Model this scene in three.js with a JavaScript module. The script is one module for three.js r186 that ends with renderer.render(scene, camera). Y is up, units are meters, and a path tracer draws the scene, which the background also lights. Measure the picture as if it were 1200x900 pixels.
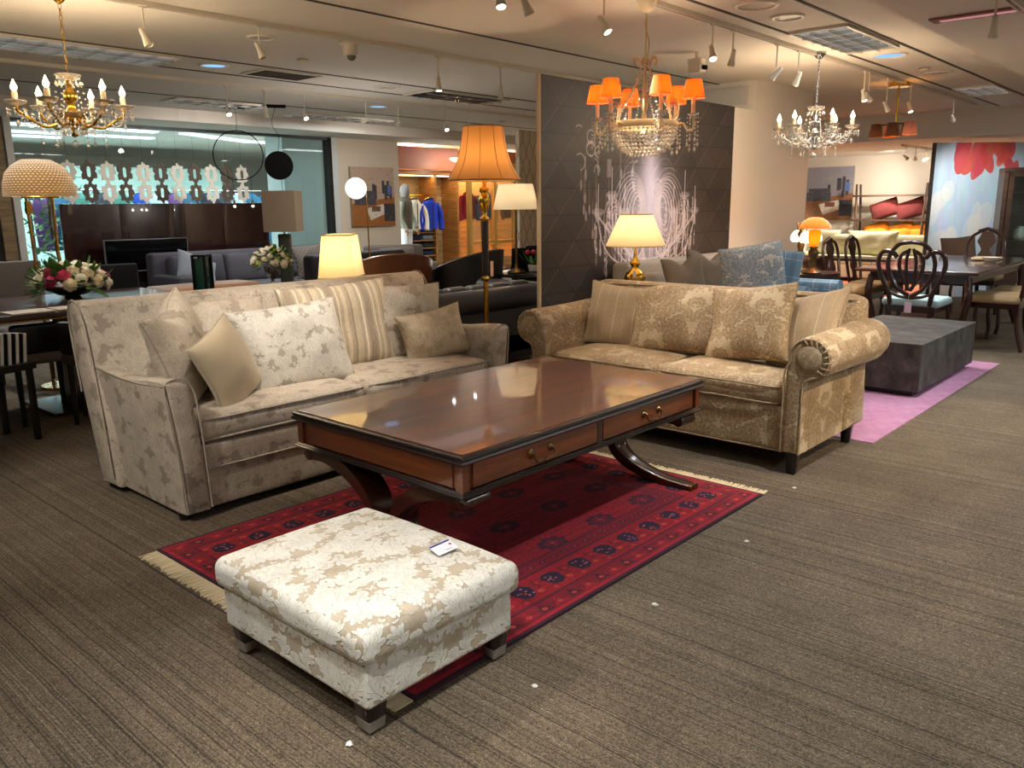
import * as THREE from 'three';
import { mergeGeometries, mergeVertices, toCreasedNormals } from 'three/addons/utils/BufferGeometryUtils.js';
import { RectAreaLightUniformsLib } from 'three/addons/lights/RectAreaLightUniformsLib.js';

// ---------------------------------------------------------------- camera, exposure
const scene = new THREE.Scene();
scene.background = new THREE.Color(0x000000);
const renderer = new THREE.WebGLRenderer();
renderer.toneMapping = THREE.LinearToneMapping;
renderer.toneMappingExposure = 1.6;
renderer.shadowMap.enabled = true;
RectAreaLightUniformsLib.init();
const camera = new THREE.PerspectiveCamera(50.237, 4 / 3, 0.05, 120);
{
  const D = Math.PI / 180, yaw = 42.0324 * D, pitch = 12.3112 * D, roll = -0.629 * D;
  const F = new THREE.Vector3(Math.cos(pitch) * Math.cos(yaw), -Math.sin(pitch), -Math.cos(pitch) * Math.sin(yaw));
  const r = new THREE.Vector3().crossVectors(F, new THREE.Vector3(0, 1, 0)).normalize();
  const u = new THREE.Vector3().crossVectors(r, F);
  camera.position.set(0, 1.4, 0);
  camera.up.copy(u).multiplyScalar(Math.cos(roll)).addScaledVector(r, -Math.sin(roll));
  camera.lookAt(camera.position.clone().add(F));
  camera.updateMatrixWorld();
}
// ---------------------------------------------------------------- light levels (candela-like units; exposure 1)
const CEIL = 2.65;
const WARM = 0xffdfb6, NEUTRAL = 0xfff5ea, COOL = 0xeef2f4, TEAL = 0xbfe8e6, AMBER = 0xffa850;
const SPOT = 10.5;          // one track spotlight
const TROFFER = 6.5;       // louvred ceiling troffers, radiance of their added fill light
const DOWN = 12.0;          // recessed downlight
const LAMPS = 0.2;        // one bulb in a table lamp

// ---------------------------------------------------------------- helpers
function rng(seed) { let a = seed >>> 0; return () => { a |= 0; a = a + 0x6D2B79F5 | 0; let t = Math.imul(a ^ a >>> 15, 1 | a); t = t + Math.imul(t ^ t >>> 7, 61 | t) ^ t; return ((t ^ t >>> 14) >>> 0) / 4294967296; }; }
const V = (x, y, z) => new THREE.Vector3(x, y, z);
const taken = {};
function numbered(name) { const n = taken[name] = (taken[name] ?? -1) + 1; return n ? `${name}_${String(n).padStart(3, '0')}` : name; }
function shade(o) { o.traverse((m) => { if (m.isMesh) { m.castShadow = true; m.receiveShadow = true; } }); return o; }
function thing(name, label, category, pos = [0, 0, 0], turn = 0, group) {
  const o = new THREE.Group(); o.name = numbered(name); o.position.set(...pos); o.rotation.y = turn;
  o.userData = { label, category }; if (group) o.userData.group = group;
  scene.add(o); return o;
}
function part(name, geo, mat, parent, label) {
  const m = new THREE.Mesh(Array.isArray(geo) ? merge(geo) : geo, mat); m.name = name; m.castShadow = m.receiveShadow = true;
  if (label) m.userData.label = label;
  parent.add(m); return m;
}
function solo(name, label, category, geo, mat, pos = [0, 0, 0], turn = 0, group) {
  const m = new THREE.Mesh(Array.isArray(geo) ? merge(geo) : geo, mat); m.name = numbered(name); m.castShadow = m.receiveShadow = true;
  m.position.set(...pos); m.rotation.y = turn; m.userData = { label, category }; if (group) m.userData.group = group;
  scene.add(m); return m;
}
function struct(name, geo, mat, label, category) {
  const m = new THREE.Mesh(Array.isArray(geo) ? merge(geo) : geo, mat); m.name = numbered(name); m.castShadow = m.receiveShadow = true;
  m.userData = { kind: 'structure' }; if (label) { m.userData.label = label; m.userData.category = category; }
  scene.add(m); return m;
}
function copyOf(o, pos, turn = 0, label) {
  const c = o.clone(); c.name = numbered(o.name.replace(/_\d{3}$/, '')); c.position.set(...pos); c.rotation.y = turn;
  c.userData = { ...o.userData }; if (label) c.userData.label = label;
  scene.add(c); return c;
}
// all merged geometries carry position, normal, uv and no index
function norm(g) {
  if (g.index) g = g.toNonIndexed();
  for (const k of Object.keys(g.attributes)) if (!['position', 'normal', 'uv'].includes(k)) g.deleteAttribute(k);
  if (!g.attributes.normal) g.computeVertexNormals();
  if (!g.attributes.uv) g.setAttribute('uv', new THREE.BufferAttribute(new Float32Array(g.attributes.position.count * 2), 2));
  return g;
}
function merge(list) { return list.length === 1 ? norm(list[0]) : mergeGeometries(list.map(norm)); }
// uv in metres, projected along each face's main axis of the thing itself
function muv(g, ox = 0, oy = 0) {
  g = norm(g); const p = g.attributes.position, uv = g.attributes.uv, a = V(), b = V(), c = V(), n = V();
  for (let i = 0; i < p.count; i += 3) {
    a.fromBufferAttribute(p, i); b.fromBufferAttribute(p, i + 1); c.fromBufferAttribute(p, i + 2);
    n.crossVectors(b.clone().sub(a), c.clone().sub(a));
    const ax = Math.abs(n.x), ay = Math.abs(n.y), az = Math.abs(n.z);
    [a, b, c].forEach((q, k) => {
      if (ay >= ax && ay >= az) uv.setXY(i + k, q.x + ox, q.z + oy);
      else if (ax >= az) uv.setXY(i + k, q.z + ox, q.y + oy);
      else uv.setXY(i + k, q.x + ox, q.y + oy);
    });
  }
  return g;
}
const bx = (w, h, d, x = 0, y = 0, z = 0) => muv(new THREE.BoxGeometry(w, h, d).translate(x, y, z));
const bx2 = (x0, x1, y0, y1, z0, z1) => bx(Math.abs(x1 - x0), Math.abs(y1 - y0), Math.abs(z1 - z0), (x0 + x1) / 2, (y0 + y1) / 2, (z0 + z1) / 2);
// box with rounded edges and a slightly crowned, uneven body (upholstery)
function softBox(w, h, d, r, o = {}) {
  const { seg = 14, crown = 0, crownZ = 0, noise = 0, seed = 1, uv = true, sx = 1, sz = 1 } = o;
  let g = new THREE.BoxGeometry(1, 1, 1, seg, Math.max(6, seg >> 1), seg); g = mergeVertices((() => { g.deleteAttribute('uv'); g.deleteAttribute('normal'); return g; })());
  const p = g.attributes.position, hx = w / 2, hy = h / 2, hz = d / 2, q = V(), inn = V();
  const warp = (t, half) => { const e = Math.min(.9, r / half), s = Math.abs(t); const k = .5; return Math.sign(t) * (s < k ? s / k * (1 - e) : (1 - e) + (s - k) / (1 - k) * e); };
  for (let i = 0; i < p.count; i++) {
    q.fromBufferAttribute(p, i);
    q.set(warp(q.x * 2, hx) * hx, warp(q.y * 2, hy) * hy, warp(q.z * 2, hz) * hz);
    inn.set(THREE.MathUtils.clamp(q.x, -hx + r, hx - r), THREE.MathUtils.clamp(q.y, -hy + r, hy - r), THREE.MathUtils.clamp(q.z, -hz + r, hz - r));
    const dd = q.clone().sub(inn), l = dd.length();
    if (l > 1e-7) { // map the cube shell to the rounded shell
      const m = Math.max(Math.abs(dd.x), Math.abs(dd.y), Math.abs(dd.z)); dd.multiplyScalar(m / l); q.copy(inn).add(dd);
    }
    const fx = 1 - (q.x / hx) ** 2, fz = 1 - (q.z / hz) ** 2, fy = 1 - (q.y / hy) ** 2;
    if (q.y > 0) q.y += crown * Math.sqrt(Math.max(0, fx * fz)) * (q.y / hy);
    if (crownZ && q.z > 0) q.z += crownZ * Math.max(0, fx * fy) * (q.z / hz);
    if (noise) { q.y += noise * vn3(q.x * 5 + seed * 7, q.y * 5, q.z * 5 + seed); q.x += noise * vn3(q.y * 5 + seed * 3, q.z * 5, q.x * 5); q.z += noise * vn3(q.z * 4, q.x * 5 + seed, q.y * 5); }
    p.setXYZ(i, q.x, q.y, q.z);
  }
  g.computeVertexNormals();
  return uv ? muv(g, o.ox, o.oy) : g;
}
// skin through rings of points (each ring the same count), capped
function loft(rings, crease = 0.7, caps = true) {
  const n = rings[0].length, pos = [], idx = [];
  rings.forEach((r) => r.forEach((v) => pos.push(v.x, v.y, v.z)));
  for (let i = 0; i < rings.length - 1; i++) for (let j = 0; j < n; j++) {
    const a = i * n + j, b = i * n + (j + 1) % n, c = a + n, d = b + n; idx.push(a, b, d, a, d, c);
  }
  if (caps) for (const [i, flip] of [[0, true], [rings.length - 1, false]]) {
    const R = rings[i], nn = V(); R.forEach((v, j) => nn.add(V().crossVectors(v, R[(j + 1) % n]))); // area vector: the ring's own plane
    const c = R.reduce((q, v) => q.add(v), V()).multiplyScalar(1 / n); nn.set(0, 0, 0); R.forEach((v, j) => nn.add(V().crossVectors(v.clone().sub(c), R[(j + 1) % n].clone().sub(c)))); if (nn.lengthSq() < 1e-16) continue; nn.normalize();
    const e1 = (Math.abs(nn.y) < .9 ? V(0, 1, 0) : V(1, 0, 0)).cross(nn).normalize(), e2 = V().crossVectors(nn, e1);
    for (const f of THREE.ShapeUtils.triangulateShape(R.map((v) => new THREE.Vector2(v.dot(e1), v.dot(e2))), [])) flip ? idx.push(i * n + f[0], i * n + f[2], i * n + f[1]) : idx.push(i * n + f[0], i * n + f[1], i * n + f[2]);
  }
  let g = new THREE.BufferGeometry(); g.setAttribute('position', new THREE.Float32BufferAttribute(pos, 3)); g.setIndex(idx);
  let vol = 0; { const P = (i) => V(pos[3 * i], pos[3 * i + 1], pos[3 * i + 2]); for (let i = 0; i < idx.length; i += 3) vol += P(idx[i]).dot(P(idx[i + 1]).cross(P(idx[i + 2]))); }
  if (vol < 0) { for (let i = 0; i < idx.length; i += 3) { const t = idx[i + 1]; idx[i + 1] = idx[i + 2]; idx[i + 2] = t; } g.setIndex(idx); }
  g = toCreasedNormals(g, crease);
  return muv(g);
}
// profile [[a,b]...] closed outline in a plane, swept along an axis with insets at the ends (rounded ends)
function sweep(outline, stations, map, crease) { // stations [[t, inset]...]; map(a,b,t)->Vector3
  const c = outline.reduce((s, q) => [s[0] + q[0] / outline.length, s[1] + q[1] / outline.length], [0, 0]);
  const rad = Math.max(...outline.map((q) => Math.hypot(q[0] - c[0], q[1] - c[1])));
  return loft(stations.map(([t, ins]) => insetOutline(outline, ins).map((q) => map(q[0], q[1], t))), crease);
}
function insetOutline(o, d) {
  if (!d) return o; const n = o.length, area = o.reduce((s, q, i) => { const r = o[(i + 1) % n]; return s + q[0] * r[1] - r[0] * q[1]; }, 0), sg = area > 0 ? 1 : -1;
  return o.map((q, i) => { const a = o[(i + n - 1) % n], b = o[(i + 1) % n]; const tx = b[0] - a[0], ty = b[1] - a[1], l = Math.hypot(tx, ty) || 1; return [q[0] - ty / l * d * sg, q[1] + tx / l * d * sg]; });
}
const lathe = (pts, seg = 24) => { const g = new THREE.LatheGeometry(pts.map((p) => new THREE.Vector2(p[0], p[1])), seg); return g; };
function tube(pts, r, seg = 0, rad = 8, closed = false) {
  const c = new THREE.CatmullRomCurve3(pts.map((p) => Array.isArray(p) ? V(...p) : p), closed, 'centripetal');
  return new THREE.TubeGeometry(c, seg || pts.length * 5, r, rad, closed);
}
function poly(pts, r, rad = 6) { // straight runs
  const path = new THREE.CurvePath(); for (let i = 0; i < pts.length - 1; i++) path.add(new THREE.LineCurve3(V(...pts[i]), V(...pts[i + 1])));
  return mergeGeometries(path.curves.map((c) => norm(new THREE.TubeGeometry(c, 1, r, rad))));
}
const cyl = (r0, r1, h, x = 0, y = 0, z = 0, seg = 20) => new THREE.CylinderGeometry(r1, r0, h, seg).translate(x, y, z);
const sph = (r, x = 0, y = 0, z = 0, a = 16, b = 12) => new THREE.SphereGeometry(r, a, b).translate(x, y, z);
function extrude(shape, depth, bevel = 0, o = {}) { return new THREE.ExtrudeGeometry(shape, { depth, bevelEnabled: bevel > 0, bevelThickness: bevel, bevelSize: bevel, bevelSegments: 2, curveSegments: o.seg || 10, steps: 1 }); }
function shapeOf(pts) { return new THREE.Shape(pts.map((p) => new THREE.Vector2(p[0], p[1]))); }
// smooth value noise
function h3(x, y, z) { let n = Math.imul(x | 0, 374761393) + Math.imul(y | 0, 668265263) + Math.imul(z | 0, 2147483647 ^ 97531) | 0; n = Math.imul(n ^ n >>> 13, 1274126177); return ((n ^ n >>> 16) >>> 0) / 4294967295; }
function vn3(x, y, z) {
  const X = Math.floor(x), Y = Math.floor(y), Z = Math.floor(z), s = (t) => t * t * (3 - 2 * t), u = s(x - X), v = s(y - Y), w = s(z - Z), L = (a, b, t) => a + (b - a) * t;
  return 2 * L(L(L(h3(X, Y, Z), h3(X + 1, Y, Z), u), L(h3(X, Y + 1, Z), h3(X + 1, Y + 1, Z), u), v), L(L(h3(X, Y, Z + 1), h3(X + 1, Y, Z + 1), u), L(h3(X, Y + 1, Z + 1), h3(X + 1, Y + 1, Z + 1), u), v), w) - 1;
}
// tileable 2-D noise with period px, py
function tn(x, y, px, py, seed = 0) {
  const X = Math.floor(x), Y = Math.floor(y), s = (t) => t * t * (3 - 2 * t), u = s(x - X), v = s(y - Y), m = (a, b) => ((a % b) + b) % b, L = (a, b, t) => a + (b - a) * t;
  const q = (i, j) => h3(m(i, px), m(j, py), seed);
  return L(L(q(X, Y), q(X + 1, Y), u), L(q(X, Y + 1), q(X + 1, Y + 1), u), v);
}

// ---------------------------------------------------------------- textures
function dataTex(w, h, fn, srgb = true) {
  const d = new Uint8Array(w * h * 4);
  for (let j = 0; j < h; j++) for (let i = 0; i < w; i++) { const c = fn(i, j), k = 4 * (j * w + i); if (Array.isArray(c)) { d[k] = c[0]; d[k + 1] = c[1]; d[k + 2] = c[2]; } else d[k] = d[k + 1] = d[k + 2] = c; d[k + 3] = 255; }
  const t = new THREE.DataTexture(d, w, h); t.wrapS = t.wrapT = THREE.RepeatWrapping; t.magFilter = THREE.LinearFilter; t.minFilter = THREE.LinearMipmapLinearFilter; t.generateMipmaps = true;
  if (srgb) t.colorSpace = THREE.SRGBColorSpace; t.needsUpdate = true; return t;
}
function canvasTex(w, h, draw, srgb = true) {
  const c = document.createElement('canvas'); c.width = w; c.height = h; const x = c.getContext('2d'); draw(x, w, h);
  const t = new THREE.CanvasTexture(c); t.wrapS = t.wrapT = THREE.RepeatWrapping; if (srgb) t.colorSpace = THREE.SRGBColorSpace; return t;
}
function rep(t, w, h) { const c = t.clone(); c.repeat.set(1 / w, 1 / h); c.needsUpdate = true; return c; }
const css = (r, g, b, a = 1) => `rgba(${r | 0},${g | 0},${b | 0},${a})`;
const M = (o) => new THREE.MeshStandardMaterial(o);
const MP = (o) => new THREE.MeshPhysicalMaterial(o);
const clamp8 = (v) => v < 0 ? 0 : v > 255 ? 255 : v;

// ribbed loop-pile carpet: lines run along z
const carpetTex = (() => {
  const W = 2048, H = 1024, r = rng(5), col = new Float32Array(W), ph = new Float32Array(W); let x = 0;
  while (x < W) { // one row of loops after another, 4..8 px (5..9 mm) wide; some rows sit low and read as dark lines
    const low = r() < .36, w = low ? 1 + Math.floor(r() * 2) : 3 + Math.floor(r() * 6), dark = low ? -26 - r() * 22 : (r() - .5) * 18, p = r() * 99;
    for (let i = 0; i < w && x < W; i++, x++) { const e = Math.abs((i + .5) / w - .5) * 2; col[x] = dark - 10 * e * e * e; ph[x] = p; }
  }
  return dataTex(W, H, (i, j) => {
    const warp = (tn(j / 64, 3, H / 64, 9, 4) - .5) * 2.4, k = ((i + Math.round(warp)) % W + W) % W;
    const loop = (tn(i / 2, j / 4 + ph[k], W / 2, H / 4, 2) - .5) * 44 + (h3(i, j, 9) - .5) * 70 + (tn(i / 4, j / 4, 512, 256, 12) - .5) * 30, big = (tn(i / 128, j / 128, 16, 8, 7) - .5) * 12;
    const v = col[k] + loop + big;
    return [clamp8(91 + v), clamp8(78 + v * .95), clamp8(60 + v * .85)];
  });
})();
// damask: acanthus scrolls, drawn twice (colour and relief)
function damaskDraw(ground, motif, vein, seed, dense = 1) {
  return (x, W, H) => {
    const r = rng(seed); x.fillStyle = ground; x.fillRect(0, 0, W, H);
    const S = W / 1024;
    const lobes = (pts, wid, n) => { // a scalloped leaf along a spine
      for (let i = 0; i <= n; i++) {
        const t = i / n, k = Math.min(pts.length - 2, Math.floor(t * (pts.length - 1))), f = t * (pts.length - 1) - k, px = pts[k][0] + (pts[k + 1][0] - pts[k][0]) * f, py = pts[k][1] + (pts[k + 1][1] - pts[k][1]) * f;
        const dx = pts[k + 1][0] - pts[k][0], dy = pts[k + 1][1] - pts[k][1], a = Math.atan2(dy, dx), w = wid * Math.sin(Math.PI * Math.min(.98, .12 + t * .86)) ;
        for (const s of [-1, 1]) { x.fillStyle = motif; x.beginPath(); x.ellipse(px + Math.cos(a + s * 1.1) * w * .5, py + Math.sin(a + s * 1.1) * w * .5, w * .74, w * .42, a + s * .7, 0, 7); x.fill(); }
      }
      x.strokeStyle = vein; x.lineWidth = 4.5 * S; x.lineCap = 'round';
      x.beginPath(); pts.forEach((p, i) => i ? x.lineTo(...p) : x.moveTo(...p)); x.stroke(); x.lineWidth = 3 * S;
      for (let i = 1; i < n; i++) { const t = i / n, k = Math.min(pts.length - 2, Math.floor(t * (pts.length - 1))), dx = pts[k + 1][0] - pts[k][0], dy = pts[k + 1][1] - pts[k][1], a = Math.atan2(dy, dx), w = wid * Math.sin(Math.PI * Math.min(.98, .12 + t * .86)); for (const s of [-1, 1]) { x.beginPath(); x.moveTo(pts[k][0], pts[k][1]); x.quadraticCurveTo(pts[k][0] + Math.cos(a + s * .9) * w * .4, pts[k][1] + Math.sin(a + s * .9) * w * .4, pts[k][0] + Math.cos(a + s * .7) * w * .95, pts[k][1] + Math.sin(a + s * .7) * w * .95); x.stroke(); } }
    };
    const scroll = (cx, cy, R, a0, turns, dir, wid) => { const pts = []; for (let i = 0; i <= 22; i++) { const t = i / 22, a = a0 + dir * turns * t * 6.283, q = R * (1 - .72 * t); pts.push([cx + Math.cos(a) * q, cy + Math.sin(a) * q]); } lobes(pts, wid, 8); };
    const motifAt = (cx, cy) => {
      for (const m of [1, -1]) { // mirrored halves
        const sx = (v) => cx + m * v * S, sy = (v) => cy + v * S;
        const L = (p) => p.map(([a, b]) => [sx(a), sy(b)]);
        lobes(L([[0, 120], [60, 60], [95, -10], [90, -90], [50, -150]]), 66 * S, 8);
        lobes(L([[10, 190], [90, 165], [160, 110], [195, 30], [180, -40], [140, -60]]), 62 * S, 9);
        lobes(L([[0, 250], [70, 290], [150, 280], [205, 230], [215, 175]]), 50 * S, 8);
        scroll(sx(165), sy(-170), 78 * S, m > 0 ? 2.4 : .74, .8, m, 46 * S);
        scroll(sx(215), sy(330), 64 * S, m > 0 ? -2 : -1.14, .8, -m, 38 * S);
        lobes(L([[40, -200], [30, -260], [60, -320], [110, -340]]), 40 * S, 6);
        for (let k = 0; k < 5; k++) { x.fillStyle = motif; x.beginPath(); x.ellipse(sx(235 - k * 12), sy(60 + k * 24), 13 * S, 10 * S, .5, 0, 7); x.fill(); }
      }
      x.fillStyle = motif; for (let k = 0; k < 8; k++) { const a = k / 8 * 6.283; x.beginPath(); x.ellipse(cx + Math.cos(a) * 40 * S, cy + (Math.sin(a) * 40 - 10) * S, 30 * S, 19 * S, a, 0, 7); x.fill(); }
      x.strokeStyle = vein; x.lineWidth = 5 * S; for (let k = 0; k < 8; k++) { const a = k / 8 * 6.283 + .4; x.beginPath(); x.moveTo(cx + Math.cos(a) * 14 * S, cy + (Math.sin(a) * 14 - 10) * S); x.quadraticCurveTo(cx + Math.cos(a + .3) * 40 * S, cy + (Math.sin(a + .3) * 40 - 10) * S, cx + Math.cos(a) * 66 * S, cy + (Math.sin(a) * 66 - 10) * S); x.stroke(); }
      x.fillStyle = motif; x.beginPath(); x.ellipse(cx, cy - 250 * S, 34 * S, 62 * S, 0, 0, 7); x.fill(); x.beginPath(); x.moveTo(cx, cy - 310 * S); x.lineTo(cx, cy - 190 * S); x.stroke();
    };
    const fr = rng(seed + 100), fill = []; // smaller sprays between the main motifs, mirrored about the motif axis
    for (let k = 0; k < 15; k++) fill.push([(k % 3) * 95 + 20 + fr() * 50, Math.floor(k / 3) * 205 + fr() * 110, fr() * 6.283, 52 + fr() * 34, fr() < .5 ? 1 : -1]);
    for (const ox of [256, 768, 1280, -256]) for (const oy of [-1024, 0, 1024]) for (const [dx, dy, a, R, d] of fill) for (const m of [1, -1]) {
      const off = (ox === 256 || ox === 1280) ? 0 : 512; const cx = (ox + m * dx) * S, cy = (oy + off + dy) * S;
      scroll(cx, cy, R * 1.15 * S, m > 0 ? a : Math.PI - a, .8, d * m, R * .72 * S);
    }
    for (const [a, b] of [[256, 256], [768, 768], [256, 1280], [768, -256], [1280, 256], [-256, 768], [256, -768 + 0]]) for (const [ox, oy] of [[0, 0]]) motifAt((a + ox) * S, (b + oy) * S);
    // fine weave grain
    const im = x.getImageData(0, 0, W, H), d = im.data;
    for (let j = 0; j < H; j++) for (let i = 0; i < W; i++) { const k = 4 * (j * W + i), v = (h3(i >> 1, j, seed) - .5) * 16 + (tn(i / 3, j / 14, W / 3 | 0, H / 14 | 0, seed) - .5) * 18 + (tn(i / 90, j / 90, Math.round(W / 90), Math.round(H / 90), seed + 5) - .5) * 16; for (let c = 0; c < 3; c++) d[k + c] = clamp8(d[k + c] + v); }
    x.putImageData(im, 0, 0);
  };
}
function fabric(ground, motif, vein, size, seed, o = {}) {
  const map = rep(canvasTex(1024, 1024, damaskDraw(css(...ground), css(...motif), css(...vein), seed)), size, size);
  const b = rep(canvasTex(512, 512, damaskDraw(css(110, 110, 110), css(190, 190, 190), css(215, 215, 215), seed), false), size, size);
  return MP({ map, bumpMap: b, bumpScale: o.bump ?? 0.003, roughness: o.rough ?? .62, sheen: .5, sheenRoughness: .45, sheenColor: new THREE.Color(0xfff4e4) });
}
const F = {
  silver: fabric([144, 131, 114], [171, 158, 139], [188, 176, 157], .66, 11, {}),
  gold: fabric([182, 162, 130], [145, 120, 87], [186, 167, 136], .56, 23, { rough: .7 }),
  cream: fabric([172, 158, 135], [206, 202, 190], [186, 175, 155], .52, 37, { bump: .007, rough: .66 }),
  pale: fabric([150, 140, 125], [182, 174, 160], [200, 193, 180], .5, 41, { rough: .5 }),
};
function stripes(base, list, period, size, seed) { // list [[from, to, colour]] across the width
  const t = canvasTex(512, 512, (x, W, H) => { x.fillStyle = base; x.fillRect(0, 0, W, H); for (const [a, b, c] of list) { x.fillStyle = c; x.fillRect(a * W, 0, (b - a) * W, H); }
    const im = x.getImageData(0, 0, W, H), d = im.data; for (let j = 0; j < H; j++) for (let i = 0; i < W; i++) { const k = 4 * (j * W + i), v = (h3(i, j >> 1, seed) - .5) * 18 + (tn(i / 6, j / 30, 85, 17, seed) - .5) * 22; for (let c = 0; c < 3; c++) d[k + c] = clamp8(d[k + c] + v); } x.putImageData(im, 0, 0); });
  return MP({ map: rep(t, size, size), roughness: .65, sheen: .4, sheenColor: new THREE.Color(0xfff0dc), bumpMap: plushB, bumpScale: .002 });
}
const plushB = rep(dataTex(256, 256, (i, j) => 128 + (tn(i / 4, j / 9, 64, 28, 3) - .5) * 140 + (h3(i, j, 2) - .5) * 60, false), .12, .12);
F.stripeA = stripes('#a7967c', [[0, .1, '#c2b294'], [.2, .24, '#8d7a60'], [.24, .4, '#b8a88c'], [.5, .56, '#d2c6ac'], [.62, .8, '#90806a'], [.86, .9, '#cdbfa4']], 1, .24, 4);
F.stripeB = stripes('#9c8463', [[0, .025, '#c8b596'], [.5, .515, '#b59c7a']], 1, .13, 8);
F.khaki = MP({ color: 0xa8987a, roughness: .55, sheen: .5, sheenColor: new THREE.Color(0xfff4e0), bumpMap: plushB, bumpScale: .0015 });
function cloth(color, o = {}) { return MP({ color, roughness: .9, sheen: .06, specularIntensity: .4, bumpMap: plushB, bumpScale: .0015, ...o }); }

// wood: long grain along u
const grainTex = dataTex(1024, 512, (i, j) => { const w = tn(i / 200, j / 22, 5, 23, 3), f = tn(i / 60, j / 3.2, 17, 160, 5), p = tn(i / 14, j / 1.3, 73, 393, 8); const v = 200 + (w - .5) * 60 + (f - .5) * 42 + (p - .5) * 22; return clamp8(v); });
function wood(color, o = {}) { return MP({ color, map: rep(grainTex, o.size || 1.2, (o.size || 1.2) / 2), roughness: o.rough ?? .3, clearcoat: o.coat ?? .6, clearcoatRoughness: o.cr ?? .08 }); }
const W_ = {
  maho: wood(0x8a4218, { rough: .35, coat: .9, cr: .05 }), mahoTop: MP({ color: 0x8a4218, map: rep(grainTex, 1.6, .8), roughness: .3, clearcoat: 1, clearcoatRoughness: .035, ior: 1.6 }),
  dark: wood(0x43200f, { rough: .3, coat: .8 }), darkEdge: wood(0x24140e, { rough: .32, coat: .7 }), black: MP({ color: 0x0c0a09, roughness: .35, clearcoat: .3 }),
  espresso: MP({ color: 0x160806, roughness: .4, clearcoat: .3 }),
  red: wood(0x3d1410, { rough: .3, coat: .8 }), walnut: wood(0x5a3a24, { rough: .5, coat: .2 }), pale: wood(0xb99a6c, { rough: .6, coat: .1 }), honey: wood(0xb0763a, { rough: .4, coat: .4 }),
};
const brass = M({ color: 0xb88a3c, metalness: 1, roughness: .22 }), gold = M({ color: 0xcfa23f, metalness: 1, roughness: .16 }), antique = M({ color: 0x745c3a, metalness: 1, roughness: .38 }), chrome = M({ color: 0xc9c9c9, metalness: 1, roughness: .12 }), steel = M({ color: 0x9a968e, metalness: 1, roughness: .35 });
const black = MP({ color: 0x0a0a0b, roughness: .7, specularIntensity: .3 }), white = M({ color: 0xdedbd4, roughness: .6 }), plaster = M({ color: 0xcfc8ba, roughness: .9 });
const crystal = MP({ color: 0xffffff, roughness: .02, transmission: 1, thickness: .01, ior: 1.6 });
const brassDull = M({ color: 0xb08a4a, metalness: .7, roughness: .35 });
const dishGlass = MP({ color: 0xfff4e2, roughness: .06, transmission: .9, thickness: .004, ior: 1.5 });
const crystalBright = MP({ color: 0xf4efe6, roughness: .08, metalness: .0, transmission: .55, thickness: .004, ior: 1.7, clearcoat: 1 });
const paneGlass = MP({ color: 0xeaf4f4, roughness: 0, transmission: 1, thickness: 0, ior: 1.45 });
const glow = (color, k) => M({ color: 0x000000, emissive: color, emissiveIntensity: k, roughness: 1 });
const shadeMat = (color, t = .5) => MP({ color, roughness: 1, transmission: t, thickness: 0, side: THREE.DoubleSide });

function pointIn(parent, x, y, z, color, I, size = 1) { const l = new THREE.PointLight(color, I, 0, 2); l.position.set(x, y, z); l.castShadow = true; l.shadow.radius = size; parent.add(l); return l; }
// ================================================================ THE SETTING
const carpet = M({ map: rep(carpetTex, 2.4, 1.2), bumpMap: rep(carpetTex, 2.4, 1.2), bumpScale: .004, roughness: .95 });
const ceilingPaint = M({ color: 0xd4cec4, roughness: .9, bumpMap: rep(dataTex(256, 256, (i, j) => 128 + (tn(i / 8, j / 8, 32, 32, 3) - .5) * 60, false), 1.3, 1.3), bumpScale: .002 });
const soffitPaint = ceilingPaint, dropPaint = ceilingPaint;
const wallCream = M({ color: 0xd0c5b2, roughness: .85 }), wallWhite = M({ color: 0xd8d2c8, roughness: .85 }), wallGrey = M({ color: 0xc6cccc, roughness: .85 });
struct('floor', bx2(-4, 19, -.12, 0, -11.5, 4), carpet);
struct('floor', bx2(-4, 19, -.12, -.002, -20, -11.5), MP({ color: 0xd6d2ca, roughness: .35 }));
struct('ceiling', bx2(-4, 13.2, CEIL, CEIL + .12, -10.5, -1.8), ceilingPaint);
struct('ceiling', bx2(-4, 13.2, 2.5, CEIL + .12, -1.8, 4), soffitPaint);
struct('ceiling', bx2(13.2, 19, 2.28, CEIL + .12, -11.5, 4), dropPaint);
struct('ceiling', bx2(-4, 13.2, 2.5, CEIL + .12, -11.5, -10.5), dropPaint);
struct('ceiling', bx2(-4, 19, 2.6, 2.74, -20, -11.5), ceilingPaint);
struct('wall_back', bx2(17, 17.12, 0, 2.5, -11.5, 4), wallCream);
struct('wall_mall', bx2(18.8, 18.95, 0, 2.7, -20, -11.4), wallCream);
struct('wall_left', bx2(-4.1, -4, 0, 2.7, -20, 4), wallCream);
struct('wall_near', bx2(-4, 19, 0, 2.7, 4, 4.1), wallCream);
struct('wall_far', bx2(-4, 19, 0, 2.7, -20.1, -20), wallWhite);
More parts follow.
